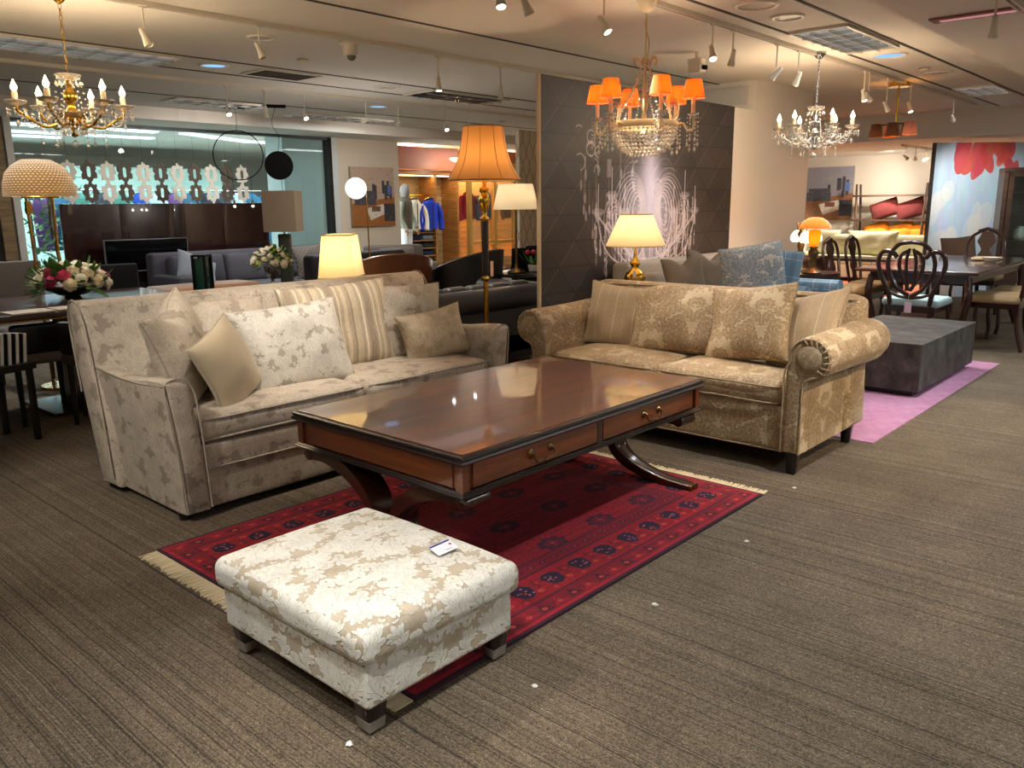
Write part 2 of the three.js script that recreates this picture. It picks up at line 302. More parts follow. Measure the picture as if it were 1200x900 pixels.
// glazed shopfront on the left, with the cream wall beside it
struct('wall_shopfront', bx2(8.4, 9.7, 0, 2.5, -11.5, -11.36), wallCream);
struct('wall_shopfront', bx2(-4, 3.38, 0, 2.5, -11.5, -11.36), M({ color: 0x3a3532, roughness: .8 }));
struct('trim_1', bx2(8.23, 8.28, 0, 2.5, -11.5, -11.33), M({ color: 0x15110f, roughness: .5 }));
struct('trim_2', bx2(8.28, 8.4, 0, 2.5, -11.5, -11.34), wallGrey);
struct('trim_3', bx2(7.55, 8.5, 0, 2.6, -12.1, -11.62), wallGrey);
struct('trim_4', bx2(3.38, 8.4, 2.46, 2.5, -11.46, -11.36), M({ color: 0x55585a, roughness: .5 }));
struct('trim_5', bx2(3.38, 3.52, 0, 2.5, -11.5, -11.32), W_.pale);
struct('trim_6', bx2(3.54, 3.62, 0, 2.5, -11.5, -11.3), white);
struct('window_1', bx2(3.62, 8.23, 0.02, 2.46, -11.42, -11.41), paneGlass);
// mural wall, the white wall that carries on beyond it and the tall column
const muralTex = canvasTex(2048, 1582, (x, W, H) => {
  x.fillStyle = '#3a3230'; x.fillRect(0, 0, W, H); const r = rng(9), s = W / 3.04, tw = .42 * s, th = .205 * s;
  for (let j = -1; j < H / th + 1; j++) for (let i = -1; i < 2 * W / tw + 2; i++) {
    const up = (i + j) & 1, x0 = i * tw / 2, y0 = j * th, v = r() * 16 - 8;
    x.beginPath(); if (up) { x.moveTo(x0, y0 + th); x.lineTo(x0 + tw, y0 + th); x.lineTo(x0 + tw / 2, y0); } else { x.moveTo(x0, y0); x.lineTo(x0 + tw, y0); x.lineTo(x0 + tw / 2, y0 + th); }
    x.closePath(); x.fillStyle = css(47 + v, 41 + v, 38 + v); x.fill(); x.strokeStyle = css(22, 18, 17); x.lineWidth = 7; x.stroke();
    x.strokeStyle = css(118, 108, 100, .7); x.lineWidth = 5; x.beginPath(); x.moveTo(x0 + tw * (up ? 0 : 1) + 4, y0 + (up ? th : 0)); x.lineTo(x0 + tw / 2 + 3, y0 + (up ? 0 : th)); x.stroke();
  }
  // the printed chandelier: a pale column with looping arms and drops
  const cx = W * .5, put = (px, py) => [px * W, py * H];
  const soft = (a, b, w, h, al) => { const g = x.createRadialGradient(0, 0, 0, 0, 0, 1); g.addColorStop(0, css(232, 226, 246, al)); g.addColorStop(1, css(200, 190, 220, 0)); x.save(); x.translate(a, b); x.scale(w, h); x.fillStyle = g; x.fillRect(-1, -1, 2, 2); x.restore(); };
  soft(cx, H * .42, 420, 560, .4); soft(cx, H * .47, 700, 460, .35); soft(cx, H * .24, 130, 420, .6); soft(cx, H * .46, 300, 420, .8); soft(cx, H * .38, 130, 520, .6);
  x.lineCap = 'round';
  const inkLine = (al = .75, w = 5) => { x.strokeStyle = css(232, 220, 228, al); x.lineWidth = w; };
  for (let k = 0; k < 40; k++) { const sgn = r() < .5 ? -1 : 1, R = 80 + r() * 300, y = H * (.3 + r() * .2); inkLine(.14 + r() * .3, 3 + r() * 9); x.beginPath(); x.ellipse(cx + sgn * R * .62, y, R * .46, R * (.3 + r() * .42), sgn * (.3 + r() * .5), r() * 3, 2.5 + r() * 3.2); x.stroke(); }
  for (const sgn of [-1, 1]) { // nested loops of the arms
    for (let k = 0; k < 8; k++) { inkLine(.75 - k * .05, 15 - k); x.beginPath(); x.ellipse(cx + sgn * (150 + k * 12), H * (.43 + k * .004), 40 + k * 20, 90 + k * 26, -sgn * .18, 0, 7); x.stroke(); }
    for (let k = 0; k < 5; k++) { inkLine(.6, 11 - k); x.beginPath(); x.ellipse(cx + sgn * (335 + k * 10), H * .47, 24 + k * 18, 52 + k * 22, sgn * .2, 0, 7); x.stroke(); }
    for (let k = 0; k < 4; k++) for (let q = 0; q <= 46; q++) { const t = q / 46, px = cx + sgn * (520 - k * 90) * (1 - t), py = H * (.45 + k * .02) + 260 * Math.sin(t * 1.57); x.fillStyle = css(240, 230, 240, .75); x.beginPath(); x.ellipse(px, py, 8, 9, 0, 0, 7); x.fill(); }
  }
  for (const sgn of [-1, 1]) for (let k = 0; k < 3; k++) { // cup arms
    const ax = cx + sgn * (270 + k * 130), ay = H * (.4 + (k === 1 ? -.03 : .03)); inkLine(.8, 11); x.beginPath(); x.moveTo(cx + sgn * 60, H * .56); x.bezierCurveTo(cx + sgn * 180, H * .68, ax, H * .62, ax, ay); x.stroke();
    x.fillStyle = css(228, 214, 222, .4); x.beginPath(); x.ellipse(ax, ay, 62, 20, 0, 0, 7); x.fill(); x.beginPath(); x.moveTo(ax - 48, ay); x.lineTo(ax + 48, ay); x.lineTo(ax, ay + 74); x.fill(); inkLine(.8, 9); x.beginPath(); x.moveTo(ax, ay - 150); x.lineTo(ax, ay); x.stroke();
  }
  for (let k = 0; k < 120; k++) { const d = (r() * 2 - 1) * 560, y0 = H * (.42 + r() * .22 - Math.abs(d) * .00012), n = 2 + r() * 6; for (let q = 0; q < n; q++) { x.fillStyle = css(240, 230, 238, .3 + r() * .5); x.beginPath(); x.ellipse(cx + d + r() * 6 - 3, y0 + q * 18, 5 + r() * 5, 8 + r() * 5, 0, 0, 7); x.fill(); } x.beginPath(); x.ellipse(cx + d, y0 + n * 18 + 16, 10, 24, 0, 0, 7); x.fill(); }
  for (let k = 0; k < 24; k++) { const px = W * (.16 + r() * .28), y0 = H * (.18 + r() * .22), n = 3 + r() * 12; inkLine(.3 + r() * .35, 4); x.beginPath(); x.moveTo(px, y0); x.lineTo(px + 4, y0 + n * 16); x.stroke(); x.fillStyle = css(232, 220, 228, .55); x.beginPath(); x.ellipse(px + 4, y0 + n * 16 + 20, 10, 28, 0, 0, 7); x.fill(); }
  for (let k = 0; k < 12; k++) { inkLine(.6, 8); x.beginPath(); x.arc(W * (.15 + r() * .09), H * (.16 + r() * .14), 18 + r() * 30, r() * 6, r() * 6 + 3.6); x.stroke(); }
});
{
  const g = norm(new THREE.BoxGeometry(3.04, 2.345, .02)); // one printed sheet, mapped edge to edge on its front
  struct('wall_mural', g, MP({ map: muralTex, roughness: .55, clearcoat: .15, clearcoatRoughness: .4, bumpMap: muralTex, bumpScale: .002 })).position.set(6.425, 1.1725, -4.11);
  struct('trim_7', bx2(4.876, 4.903, 0, 2.345, -4.122, -4.1), M({ color: 0xb5a58c, roughness: .7 }));
  struct('wall_partition', bx2(5.2, 8.42, 0, 2.34, -4.25, -4.152), wallWhite);
  struct('wall_partition', bx2(7.946, 8.42, 0, 2.34, -4.152, -4.1), wallWhite);
  struct('wall_column', bx2(8.42, 9.85, 0, CEIL, -5.2, -4.1), wallWhite);
  const f = struct('trim_8', bx2(8.405, 8.42, 2.42, 2.6, -4.78, -4.2), M({ color: 0xc8c6c2, roughness: .7 })); // access panel on the column
}
// ogee wallpaper end panel behind the mural
const ogeeTex = canvasTex(512, 512, (x, W, H) => { x.fillStyle = '#cdc0a6'; x.fillRect(0, 0, W, H); for (const [c, w] of [['#a2714c', 22], ['#b98a62', 10]]) { x.strokeStyle = c; x.lineWidth = w; for (let j = -1; j < 2; j++) for (let i = -1; i < 3; i++) for (const s of [-1, 1]) { const cx = i * W / 2 + ((j & 1) ? 0 : 0), y = j * H; x.beginPath(); for (let k = 0; k <= 40; k++) { const t = k / 40 * H, px = cx + W / 4 + s * (Math.cos(t / H * 6.283) * .5 + .5) * W / 4 * .96; k ? x.lineTo(px, y + t) : x.moveTo(px, y + t); } x.stroke(); } } });
struct('wall_ogee', muv(new THREE.BoxGeometry(1.3, 2.3, .06).translate(8.45, 1.15, -6.9)), M({ map: rep(ogeeTex, .26, .34), roughness: .8 }));

// ---------------------------------------------------------------- ceiling services
const railM = M({ color: 0xd9d2c4, roughness: .5 }), railSlot = M({ color: 0x6b645a, roughness: .6 }), seamM = M({ color: 0x4a443c, roughness: .9 });
function track(z, x0, x1, label, y = CEIL) {
  const t = thing('lighting_track', label, 'track', [(x0 + x1) / 2, y, z]); const L = x1 - x0;
  part('rail', [bx(L, .03, .014, 0, -.0152, -.016), bx(L, .03, .014, 0, -.0152, .016)], railM, t); part('slot', bx(L, .012, .018, 0, -.0065, 0), railSlot, t); return t;
}
track(-3.03, -1, 12.6, 'long white lighting track above the orange-shaded chandelier'); track(-5.3, -1, 8.2, 'long white lighting track behind the seam, beside the ceiling camera'); track(-8.05, 1.5, 11, 'long white lighting track before the glass shopfront'); track(-1.2, -1, 6, 'white lighting track on the grey soffit', 2.5);
for (const [z, a, b] of [[-4.55, -2, 9.8], [-2.37, -2, 13.1], [-2.86, -2, 13.1], [-6.88, -2, 13.1], [-7.52, -2, 13.1], [-9.3, -2, 13.1]]) struct('trim_9', bx2(a, b, CEIL - .006, CEIL + .002, z - .012, z + .012), seamM);
// louvred troffers: steel frame, blades, dim panel and an added area light for ambient fill
function troffer(x, z, L, w, y, on, label) {
  const t = thing('louvre_troffer', label, 'ceiling light', [x, y, z]);
  part('frame', [bx(L, .02, .02, 0, -.011, w / 2), bx(L, .02, .02, 0, -.011, -w / 2), bx(.02, .02, w, L / 2, -.011, 0), bx(.02, .02, w, -L / 2, -.011, 0)], railM, t);
  part('lamp_panel', bx(L - .03, .004, w - .03, 0, -.003, 0), glow(NEUTRAL, on * .03), t);
  const n = Math.round(L / .2), m = Math.round(w / .13), bl = [];
  for (let i = 1; i < n; i++) part('louvre_blade', bx(.006, .03, w - .03, -L / 2 + i * L / n, -.022, 0), steelBright, t);
  for (let i = 1; i < m; i++) part('louvre_blade', bx(L - .03, .03, .006, 0, -.022, -w / 2 + i * w / m), steelBright, t);
  const l = new THREE.RectAreaLight(COOL, on, L - .06, w - .06); l.position.set(0, -.042, 0); l.rotation.x = -Math.PI / 2; t.add(l);
  return t;
}
const steelBright = M({ color: 0xd4d4d2, metalness: 1, roughness: .18 });
troffer(2.45, -7.2, 2.3, .55, CEIL, TROFFER, 'long louvred ceiling troffer above the crystal candle chandelier');
troffer(7.1, -7.2, 1.25, .5, CEIL, TROFFER * .03, 'louvred ceiling troffer behind the tall floor lamp shade');
troffer(6.88, -2.62, 1.15, .42, CEIL, TROFFER, 'louvred ceiling troffer beside the white track and a round downlight');
troffer(11.1, -2.6, .9, .42, CEIL, TROFFER, 'far louvred ceiling troffer near the painted screen');
troffer(-.6, -2.62, 1.15, .42, CEIL, TROFFER * 1.6, 'unseen louvred troffer added for fill light at the near end of the white track');  // out of view, added for ambient fill
troffer(1.5, 1.9, 2.3, .5, 2.5, TROFFER * 2.2, 'unseen louvred troffer added for fill light on the grey soffit over the aisle'); troffer(6.5, 1.6, 2.3, .5, 2.5, TROFFER * 2.2, 'unseen louvred troffer added for fill light on the grey soffit near the pink rug');  // both out of view, added to fill the near floor with light
troffer(5.4, -9.6, 1.25, .4, CEIL, TROFFER, 'louvred ceiling troffer above the grey sofa');
function downlight(x, z, r, on, label, y = CEIL) {
  const t = thing('downlight', label, 'ceiling light', [x, y, z]);
  part('ring', lathe([[r * .8, -.002], [r * .82, -.014], [r, -.014], [r * 1.06, -.001]], 28), railM, t);
  part('lamp_face', cyl(r * .8, r * .8, .004, 0, -.004, 0, 28), on ? glow(0x8cc4ff, .75) : M({ color: 0x9c968c, roughness: .4 }), t);
  if (on) { const s = new THREE.SpotLight(COOL, DOWN * on, 0, .9, .7, 2); s.position.set(0, -.03, 0); s.target.position.set(0, -2, 0); s.castShadow = true; s.shadow.radius = 3; t.add(s, s.target); }
}
downlight(3.99, -7.13, .13, 1, 'lit round downlight beside the long louvred troffer'); downlight(7.87, -2.62, .15, 1, 'lit bluish round downlight next to a louvred troffer'); downlight(7.0, -8.55, .13, 1, 'lit round downlight above the round black wall mirror');
downlight(5.3, -2.62, .14, 0, 'unlit grey round downlight near the orange chandelier'); downlight(5.78, -2.62, .11, 0, 'unlit small round downlight next to a louvred troffer'); downlight(6.0, -7.15, .13, 0, 'unlit round downlight between vent and troffer'); downlight(9.3, -2.6, .13, 0, 'unlit round downlight before the far troffer'); downlight(3.62, -5.75, .1, 0, 'unlit flush disc above the grey sofa aisle');
downlight(.6, -1.0, .13, 1, 'lit round downlight in the soffit over the aisle', 2.5); downlight(3.6, -.9, .13, 1, 'lit round downlight in the soffit over the open carpet', 2.5); downlight(6.4, -.8, .13, 1, 'lit round downlight in the soffit beside the pink rug', 2.5);
// track spotlights: stem, yoke, tapered head; the lit ones carry a lamp
const spotHead = lathe([[0, .06], [.013, .06], [.016, .05], [.017, .01], [.028, -.045], [.028, -.055], [.024, -.055], [.016, -.03], [0, -.03]], 18);
const spotStem = cyl(.006, .006, 1, 0, -.5, 0, 8), spotBox = bx(.04, .02, .025, 0, -.03, 0), spotLens = cyl(.023, .023, .004, 0, -.05, 0, 16), lensOn = glow(NEUTRAL, 14), lensOff = M({ color: 0x8a857c, roughness: .3 });
const headM = M({ color: 0xd8d0c0, roughness: .45 });
function spot(x, z, drop, target, I, label, y = CEIL, color = NEUTRAL, angle = .42) {
  const t = thing('track_spotlight', label, 'spotlight', [x, y, z], 0, 'track spotlights'); 
  part('adapter', spotBox, headM, t); const st = part('stem', spotStem, headM, t); st.scale.y = drop; 
  const hd = part('lamp_head', spotHead, headM, t); hd.position.y = -drop - .05; const dir = V(target[0] - x, target[1] - (y - drop - .05), target[2] - z).normalize();
  hd.quaternion.setFromUnitVectors(V(0, -1, 0), dir); part('lens', spotLens, I ? lensOn : lensOff, hd);
  if (I) { const s = new THREE.SpotLight(color, I * SPOT, 0, angle, .75, 2); s.position.copy(hd.position).addScaledVector(dir, .085); s.target.position.copy(s.position).addScaledVector(dir, 1); s.castShadow = true; s.shadow.radius = 1.6; t.add(s, s.target); }
  return t;
}
// lights of the dropped ceiling at the far right, the far side of the shop, and an unseen soffit troffer added for fill
downlight(14.2, -3.6, .12, 3, 'round downlight in the dropped ceiling before the olive sofa', 2.28); downlight(15.9, -5.2, .12, 3, 'round downlight in the dropped ceiling above the ladder shelf', 2.28); downlight(15.9, -7.4, .12, 3, 'round downlight in the dropped ceiling by the far print', 2.28); downlight(13.9, -6.6, .12, 3, 'round downlight in the dropped ceiling behind the column', 2.28); downlight(14.6, -1.2, .12, 3, 'round downlight in the dropped ceiling beyond the dining table', 2.28);
troffer(7.5, -10, 1.6, .4, CEIL, TROFFER, 'louvred ceiling troffer before the cream wall'); troffer(10.8, -7.2, 1.25, .5, CEIL, TROFFER, 'louvred ceiling troffer behind the white column'); troffer(10.5, .5, 2.3, .5, 2.5, TROFFER * 2, 'unseen louvred troffer added for fill light on the grey soffit beyond the dining table');

{ const t = thing('linear_light_slot', 'long recessed linear light slot in the grey soffit', 'ceiling light', [5.84, 2.5, -.9], Math.PI / 2); part('slot_frame', bx(1.6, .012, .14, 0, -.007, 0), M({ color: 0x8c5a58, roughness: .6 }), t); part('lamp_strip', bx(1.5, .004, .05, 0, -.0155, 0), glow(0xffb0b0, .3), t); }
track(.3, .5, 7, 'white lighting track on the grey soffit over the aisle', 2.5);
// ================================================================ RUG
{
  const W = 2048, H = 1474; // 2.255 m x 1.623 m
  const tex = canvasTex(W, H, (x) => {
    const r = rng(77), red = '#8a0c18', deep = '#5a0a18', navy = '#1b1730', org = '#c8502c', rose = '#a03040';
    x.fillStyle = red; x.fillRect(0, 0, W, H);
    const S = W / 2.255, m = (v) => v * S;
    const frame = (inset, w, c) => { x.strokeStyle = c; x.lineWidth = m(w); x.strokeRect(m(inset), m(inset), W - 2 * m(inset), H - 2 * m(inset)); };
    frame(.008, .02, '#2a1424'); frame(.022, .016, '#a01426'); frame(.07, .075, '#7c0e1c'); frame(.112, .008, '#30172c'); frame(.195, .15, '#940e1a'); frame(.276, .008, '#30172c'); frame(.315, .07, '#720c1a'); frame(.355, .008, '#30172c'); 
    const along = (inset, step, fn) => { const a = m(inset), nx = Math.round((W - 2 * a) / m(step)), ny = Math.round((H - 2 * a) / m(step)); for (let i = 0; i <= nx; i++) for (const yy of [a, H - a]) fn(a + (W - 2 * a) * i / nx, yy, yy > a ? 0 : Math.PI, i); for (let j = 1; j < ny; j++) for (const xx of [a, W - a]) fn(xx, a + (H - 2 * a) * j / ny, xx > a ? -Math.PI / 2 : Math.PI / 2, j); };
    const petal = (px, py, s, c) => { x.fillStyle = c; x.beginPath(); x.ellipse(px, py, s, s * .75, 0, 0, 7); x.fill(); };
    along(.07, .085, (px, py, a, i) => { x.save(); x.translate(px, py); x.rotate(a); x.fillStyle = i & 1 ? '#4a0e22' : '#94121e'; x.beginPath(); x.moveTo(-m(.038), m(.028)); x.lineTo(0, -m(.03)); x.lineTo(m(.038), m(.028)); x.fill(); petal(0, m(.008), m(.012), org); petal(0, m(.008), m(.005), rose); x.restore(); });
    along(.315, .07, (px, py, a, i) => { petal(px, py, m(.018), i & 1 ? '#3a1430' : '#4c1024'); petal(px, py, m(.008), '#a33a30'); });
    along(.195, .165, (px, py, a) => { x.save(); x.translate(px, py); x.rotate(a); x.fillStyle = navy; x.beginPath(); x.moveTo(-m(.05), -m(.03)); x.lineTo(-m(.02), -m(.05)); x.lineTo(m(.03), -m(.05)); x.lineTo(m(.052), -m(.02)); x.lineTo(m(.04), m(.03)); x.lineTo(0, m(.05)); x.lineTo(-m(.035), m(.04)); x.fill(); x.strokeStyle = '#a8302c'; x.lineWidth = 3; x.stroke();
      for (let k = 0; k < 7; k++) petal((r() - .5) * m(.06), (r() - .5) * m(.06), m(.006), r() < .5 ? org : '#b4788a'); petal(m(.058), m(.035), m(.015), org); petal(m(.058), m(.035), m(.006), rose); petal(-m(.05), m(.055), m(.012), '#b8402c'); petal(-m(.075), -m(.02), m(.01), '#b8402c');
      x.fillStyle = '#7a0c20'; x.fillRect(m(.07), -m(.05), m(.022), m(.07)); x.restore(); });
    // field of medallions and small stars
    const f = m(.36); x.save(); x.beginPath(); x.rect(f, f, W - 2 * f, H - 2 * f); x.clip();
    for (let j = 0; j < 26; j++) for (let i = 0; i < 44; i++) { const px = f + i * m(.037) + (j & 1 ? m(.018) : 0), py = f + j * m(.037); x.fillStyle = r() < .35 ? '#4a0c22' : r() < .3 ? '#9a1626' : '#62091a'; x.fillRect(px + r() * 6, py + r() * 6, m(.008 + r() * .008), m(.006 + r() * .006)); }
    for (let j = 0; j < 4; j++) for (let i = 0; i < 5; i++) { const px = W / 2 + (i - 2) * m(.34), py = H / 2 + (j - 1.5) * m(.27); x.save(); x.translate(px, py);
      x.globalAlpha = .62; x.fillStyle = '#3b1026'; x.beginPath(); for (let k = 0; k < 16; k++) { const a = k / 16 * 6.283, q = m(k & 1 ? .062 : .075); x.lineTo(Math.cos(a) * q * 1.15, Math.sin(a) * q * .8); } x.fill(); x.fillStyle = navy; for (let k = 0; k < 8; k++) { const a = k / 8 * 6.283; x.beginPath(); x.ellipse(Math.cos(a) * m(.062), Math.sin(a) * m(.045), m(.017), m(.014), 0, 0, 7); x.fill(); } 
      petal(0, 0, m(.02), '#8a1a2a'); petal(0, 0, m(.01), '#c05a3a'); for (let k = 0; k < 4; k++) petal(Math.cos(k * 1.57) * m(.032), Math.sin(k * 1.57) * m(.022), m(.006), '#b04a34'); x.restore(); }
    x.restore();
    const im = x.getImageData(0, 0, W, H), d = im.data; for (let j = 0; j < H; j++) for (let i = 0; i < W; i++) { const k = 4 * (j * W + i), v = .6 + .34 * h3(i >> 1, j >> 1, 4) + .3 * tn(i / 160, j / 5, 13, 294, 6) - .12; for (let c = 0; c < 3; c++) d[k + c] = clamp8(d[k + c] * v + (c === 0 ? 12 : c === 2 ? 2 : -4)); } x.putImageData(im, 0, 0);
  });
  const t = thing('oriental_rug', 'deep red oriental rug with navy medallions and cream fringe under the coffee table', 'rug', [2.5045, 0, -2.4435]);
  const g = norm(new THREE.BoxGeometry(2.255, .01, 1.623, 1, 1, 1)); { const p = g.attributes.position, uv = g.attributes.uv; for (let i = 0; i < p.count; i++) uv.setXY(i, p.getX(i) / 2.255 + .5, .5 - p.getZ(i) / 1.623); }
  part('pile', g, M({ map: tex, roughness: .95, bumpMap: tex, bumpScale: .002 }), t).position.y = .0055;
  const r = rng(3), fr = [];
  for (const s of [-1, 1]) for (let i = 0; i < 150; i++) { const z = -.80 + i * 1.6 / 149, L = .062 + r() * .02, a = (r() - .5) * .35, b = new THREE.BoxGeometry(L, .004, .0098, 2, 1, 1).translate(s * L / 2, 0, 0); const p = b.attributes.position; for (let k = 0; k < p.count; k++) { const q = Math.abs(p.getX(k)) / L; p.setZ(k, p.getZ(k) * (1 - .45 * q) + a * .03 * q); p.setY(k, p.getY(k) + .0035 - .001 * q + (r() - .5) * .0015); } b.translate(s * 1.1275, 0, z); b.computeVertexNormals(); fr.push(b); }
  const f = part('fringe', fr, M({ color: 0xcdb994, roughness: .9 }), t, 'cream knotted fringe'); f.userData.kind = 'stuff';
}
// ================================================================ LONG SOFA (left), back to -z
const SA = [2.68, 0, -3.9];
{
  const t = thing('sofa', 'long silver-beige damask sofa with flared arms and a tall back, full of cushions', 'sofa', SA);
  const foot = W_.black;
  part('base', softBox(2.02, .305, .8, .018, { noise: .002, ox: .2 }).translate(0, .19, .04), F.silver, t);
  part('piping', tube([[-1.0, .228, .444], [0, .226, .446], [1.0, .228, .444]], .0045), F.silver, t);
  for (const [x, z] of [[-1.04, .38], [1.04, .38], [-1.04, -.38], [1.04, -.38]]) part('foot', cyl(.028, .034, .036, x, .018, z, 14), foot, t, 'black block foot');
  part('plinth', bx(2.08, .03, .76, 0, .022, -.01), foot, t);
  // backrest: profile in z,y swept along x
  const prof = []; const P2 = (z, y) => prof.push([z, y]); P2(-.36, .035); P2(-.42, .3); P2(-.47, .7); P2(-.485, .9); P2(-.478, .938); P2(-.455, .957); P2(-.42, .962); P2(-.375, .957); P2(-.34, .94); P2(-.325, .9); P2(-.25, .6); P2(-.2, .4); P2(-.18, .1); P2(-.18, .035);
  part('backrest', sweep(prof, [[-1.135, .03], [-1.128, .012], [-1.11, .0], [-.5, 0], [0, 0], [.5, 0], [1.11, 0], [1.128, .012], [1.135, .03]], (a, b, x) => V(x * (1 - .02 * (b < .5 ? 1 : 0)), b, a), .8), F.silver, t);
  for (const s of [-1, 1]) part('piping', tube([[s * 1.12, .1, -.19], [s * 1.125, .6, -.25], [s * 1.13, .9, -.325], [s * 1.13, .955, -.375], [s * 1.13, .958, -.45], [s * 1.13, .9, -.482], [s * 1.125, .5, -.445]], .005, 40), F.silver, t);
  // flared arms with a scooped top
  for (const s of [-1, 1]) {
    const rings = [], zs = [[-.42, 0], [-.3, 0], [-.15, 0], [0, 0], [.15, 0], [.3, 0], [.4, 0], [.44, .004], [.456, .012], [.462, .03]];
    for (const [z, ins] of zs) {
      const u = (z + .42) / .88, top = .665 - .035 * Math.sin(Math.PI * Math.min(1, u * 1.15)) + .004, o = [];
      const X = (y) => 1.065 + .055 * (y / .66) ** 1.6; const wI = .125;
      o.push([X(0) , .035], [X(.3), .3], [X(.5), .5], [X(top - .05), top - .035], [X(top) - .006, top - .01], [X(top) - .03, top], [X(top) - .085, top - .004], [X(top) - .125, top - .03], [X(.5) - wI, .5], [X(.3) - wI, .3], [X(.1) - wI, .035]);
      rings.push(insetOutline(o, ins).map(([x, y]) => V(s * x, Math.max(y, .034), z)));
    }
    const a = part(s < 0 ? 'arm' : 'arm', loft(rings, .9), F.silver, t);
    const X = 1.065 + .055;
    part('piping', tube([[s * 1.07, .05, .458], [s * 1.085, .35, .458], [s * 1.112, .6, .455], [s * 1.108, .655, .45], [s * 1.07, .668, .45], [s * 1.02, .662, .45], [s * .985, .62, .452], [s * .965, .45, .458], [s * .945, .05, .46]], .0045, 60), F.silver, a);
    part('piping', tube([[s * 1.112, .645, .455], [s * 1.112, .628, .2], [s * 1.112, .628, 0], [s * 1.115, .65, -.3], [s * 1.118, .66, -.42]], .0045, 40), F.silver, a);
  }
  for (const s of [-1, 1]) {
    const c = part('seat_cushion', softBox(.955, .125, .66, .045, { crown: .022, noise: .006, seed: 3 + s, seg: 20, ox: s * .3 }).translate(s * .48, .405, .11), F.silver, t);
    const y1 = .452, y0 = .358, zf = .434; for (const y of [y1, y0]) part('piping', tube([[s * .48 - .46, y, zf - .01], [s * .48 - .4, y + .002, zf], [s * .48, y + .004, zf + .006], [s * .48 + .4, y + .002, zf], [s * .48 + .46, y, zf - .01]], .0055, 40), F.silver, c);
  }
}
// ---------------------------------------------------------------- loose cushions
function pillowGeo(w, h, d, o = {}) {
  const { seed = 1, slump = 0, chop = 0, ears = .05, puff = .42, wrinkle = .012 } = o, n = 26, pos = [], uv = [], idx = [];
  for (const f of [1, -1]) for (let j = 0; j <= n; j++) for (let i = 0; i <= n; i++) {
    const u = Math.sin((i / n * 2 - 1) * Math.PI / 2), v = Math.sin((j / n * 2 - 1) * Math.PI / 2), au = Math.abs(u), av = Math.abs(v);
    let x = u * w / 2 * (1 - ears * (1 - v * v) * au), y = v * h / 2 * (1 - ears * (1 - u * u) * av);
    const th = Math.pow(Math.max(0, (1 - u * u) * (1 - v * v)), puff) * d / 2 * (1 - .25 * v * (slump ? 1 : 0));
    const wr = wrinkle * (vn3(x * 6 + seed * 5, y * 6, seed) * .8 + vn3(x * 15, y * 11 + seed, 3) * .35) * Math.pow(Math.max(0, (1 - u * u) * (1 - v * v)), .25);
    let z = f * (th + wr);
    y -= slump * (1 - v) * .0 + slump * .06 * (v + 1) * (u * u);
    if (chop) y -= chop * Math.exp(-u * u * 7) * Math.max(0, v) * h;
    z += .02 * vn3(u * 1.3 + seed, v * 1.3, seed * 2);
    pos.push(x, y, z); uv.push(x, y);
  }
  const N = (n + 1) * (n + 1);
  for (let j = 0; j < n; j++) for (let i = 0; i < n; i++) { const a = j * (n + 1) + i, b = a + 1, c = a + n + 1, e = c + 1; idx.push(a, b, e, a, e, c); idx.push(N + a, N + e, N + b, N + a, N + c, N + e); }
  const g = new THREE.BufferGeometry(); g.setAttribute('position', new THREE.Float32BufferAttribute(pos, 3)); g.setAttribute('uv', new THREE.Float32BufferAttribute(uv, 2)); g.setIndex(idx);
  g.computeVertexNormals(); // rim vertices of both faces share their place: join their normals
  const nn = g.attributes.normal; for (let j = 0; j <= n; j++) for (let i = 0; i <= n; i++) if (i === 0 || j === 0 || i === n || j === n) { const k = j * (n + 1) + i, q = V(nn.getX(k) + nn.getX(k + N), nn.getY(k) + nn.getY(k + N), nn.getZ(k) + nn.getZ(k + N)).normalize(); nn.setXYZ(k, q.x, q.y, q.z); nn.setXYZ(k + N, q.x, q.y, q.z); }
  return { g, rim: () => { const r = []; const at = (i, j) => { const k = 3 * (j * (n + 1) + i); return V((pos[k] + pos[k + 3 * N]) / 2, (pos[k + 1] + pos[k + 1 + 3 * N]) / 2, (pos[k + 2] + pos[k + 2 + 3 * N]) / 2); }; for (let i = 0; i < n; i += 2) r.push(at(i, 0)); for (let j = 0; j < n; j += 2) r.push(at(n, j)); for (let i = n; i > 0; i -= 2) r.push(at(i, n)); for (let j = n; j > 0; j -= 2) r.push(at(0, j)); return r; } };
}
function pillow(label, w, h, d, mat, pos, [yaw, lean, tilt], group, o = {}) {
  const { g, rim } = pillowGeo(w, h, d, o); const t = thing(o.name || 'throw_pillow', label, 'cushion', pos, 0, group); t.rotation.set(lean, yaw, tilt, 'YXZ');
  part('cover', g, mat, t); part('piping', tube(rim(), .0045, 120, 6, true), o.pipe || mat, t); return t;
}
const gA = 'cushions on the long sofa', gB = 'cushions on the two-seat sofa';
pillow('silver damask cushion in the corner against the flared left arm', .56, .52, .2, F.silver, [1.85, .715, -3.85], [.75, -.26, .2], gA, { seed: 2, chop: .12, ears: .1, wrinkle: .02 });
pillow('small plain khaki piped cushion tipped onto one corner', .4, .4, .15, F.khaki, [2.0, .645, -3.68], [.45, -.3, .34], gA, { seed: 5, pipe: F.silver });
pillow('damask back cushion half hidden behind the khaki cushion', .54, .5, .2, F.silver, [2.18, .69, -4.0], [.12, -.22, -.05], gA, { seed: 6 });
pillow('large pale silver damask cushion at the middle of the long sofa', .64, .48, .17, F.pale, [2.47, .66, -3.82], [-.08, -.36, .05], gA, { seed: 9, puff: .36, ears: .07, wrinkle: .016 });
pillow('large cushion with wide beige velvet stripes', .74, .52, .17, F.stripeA, [2.9, .71, -3.98], [-.06, -.22, .03], gA, { seed: 12, ears: .08, wrinkle: .018 });
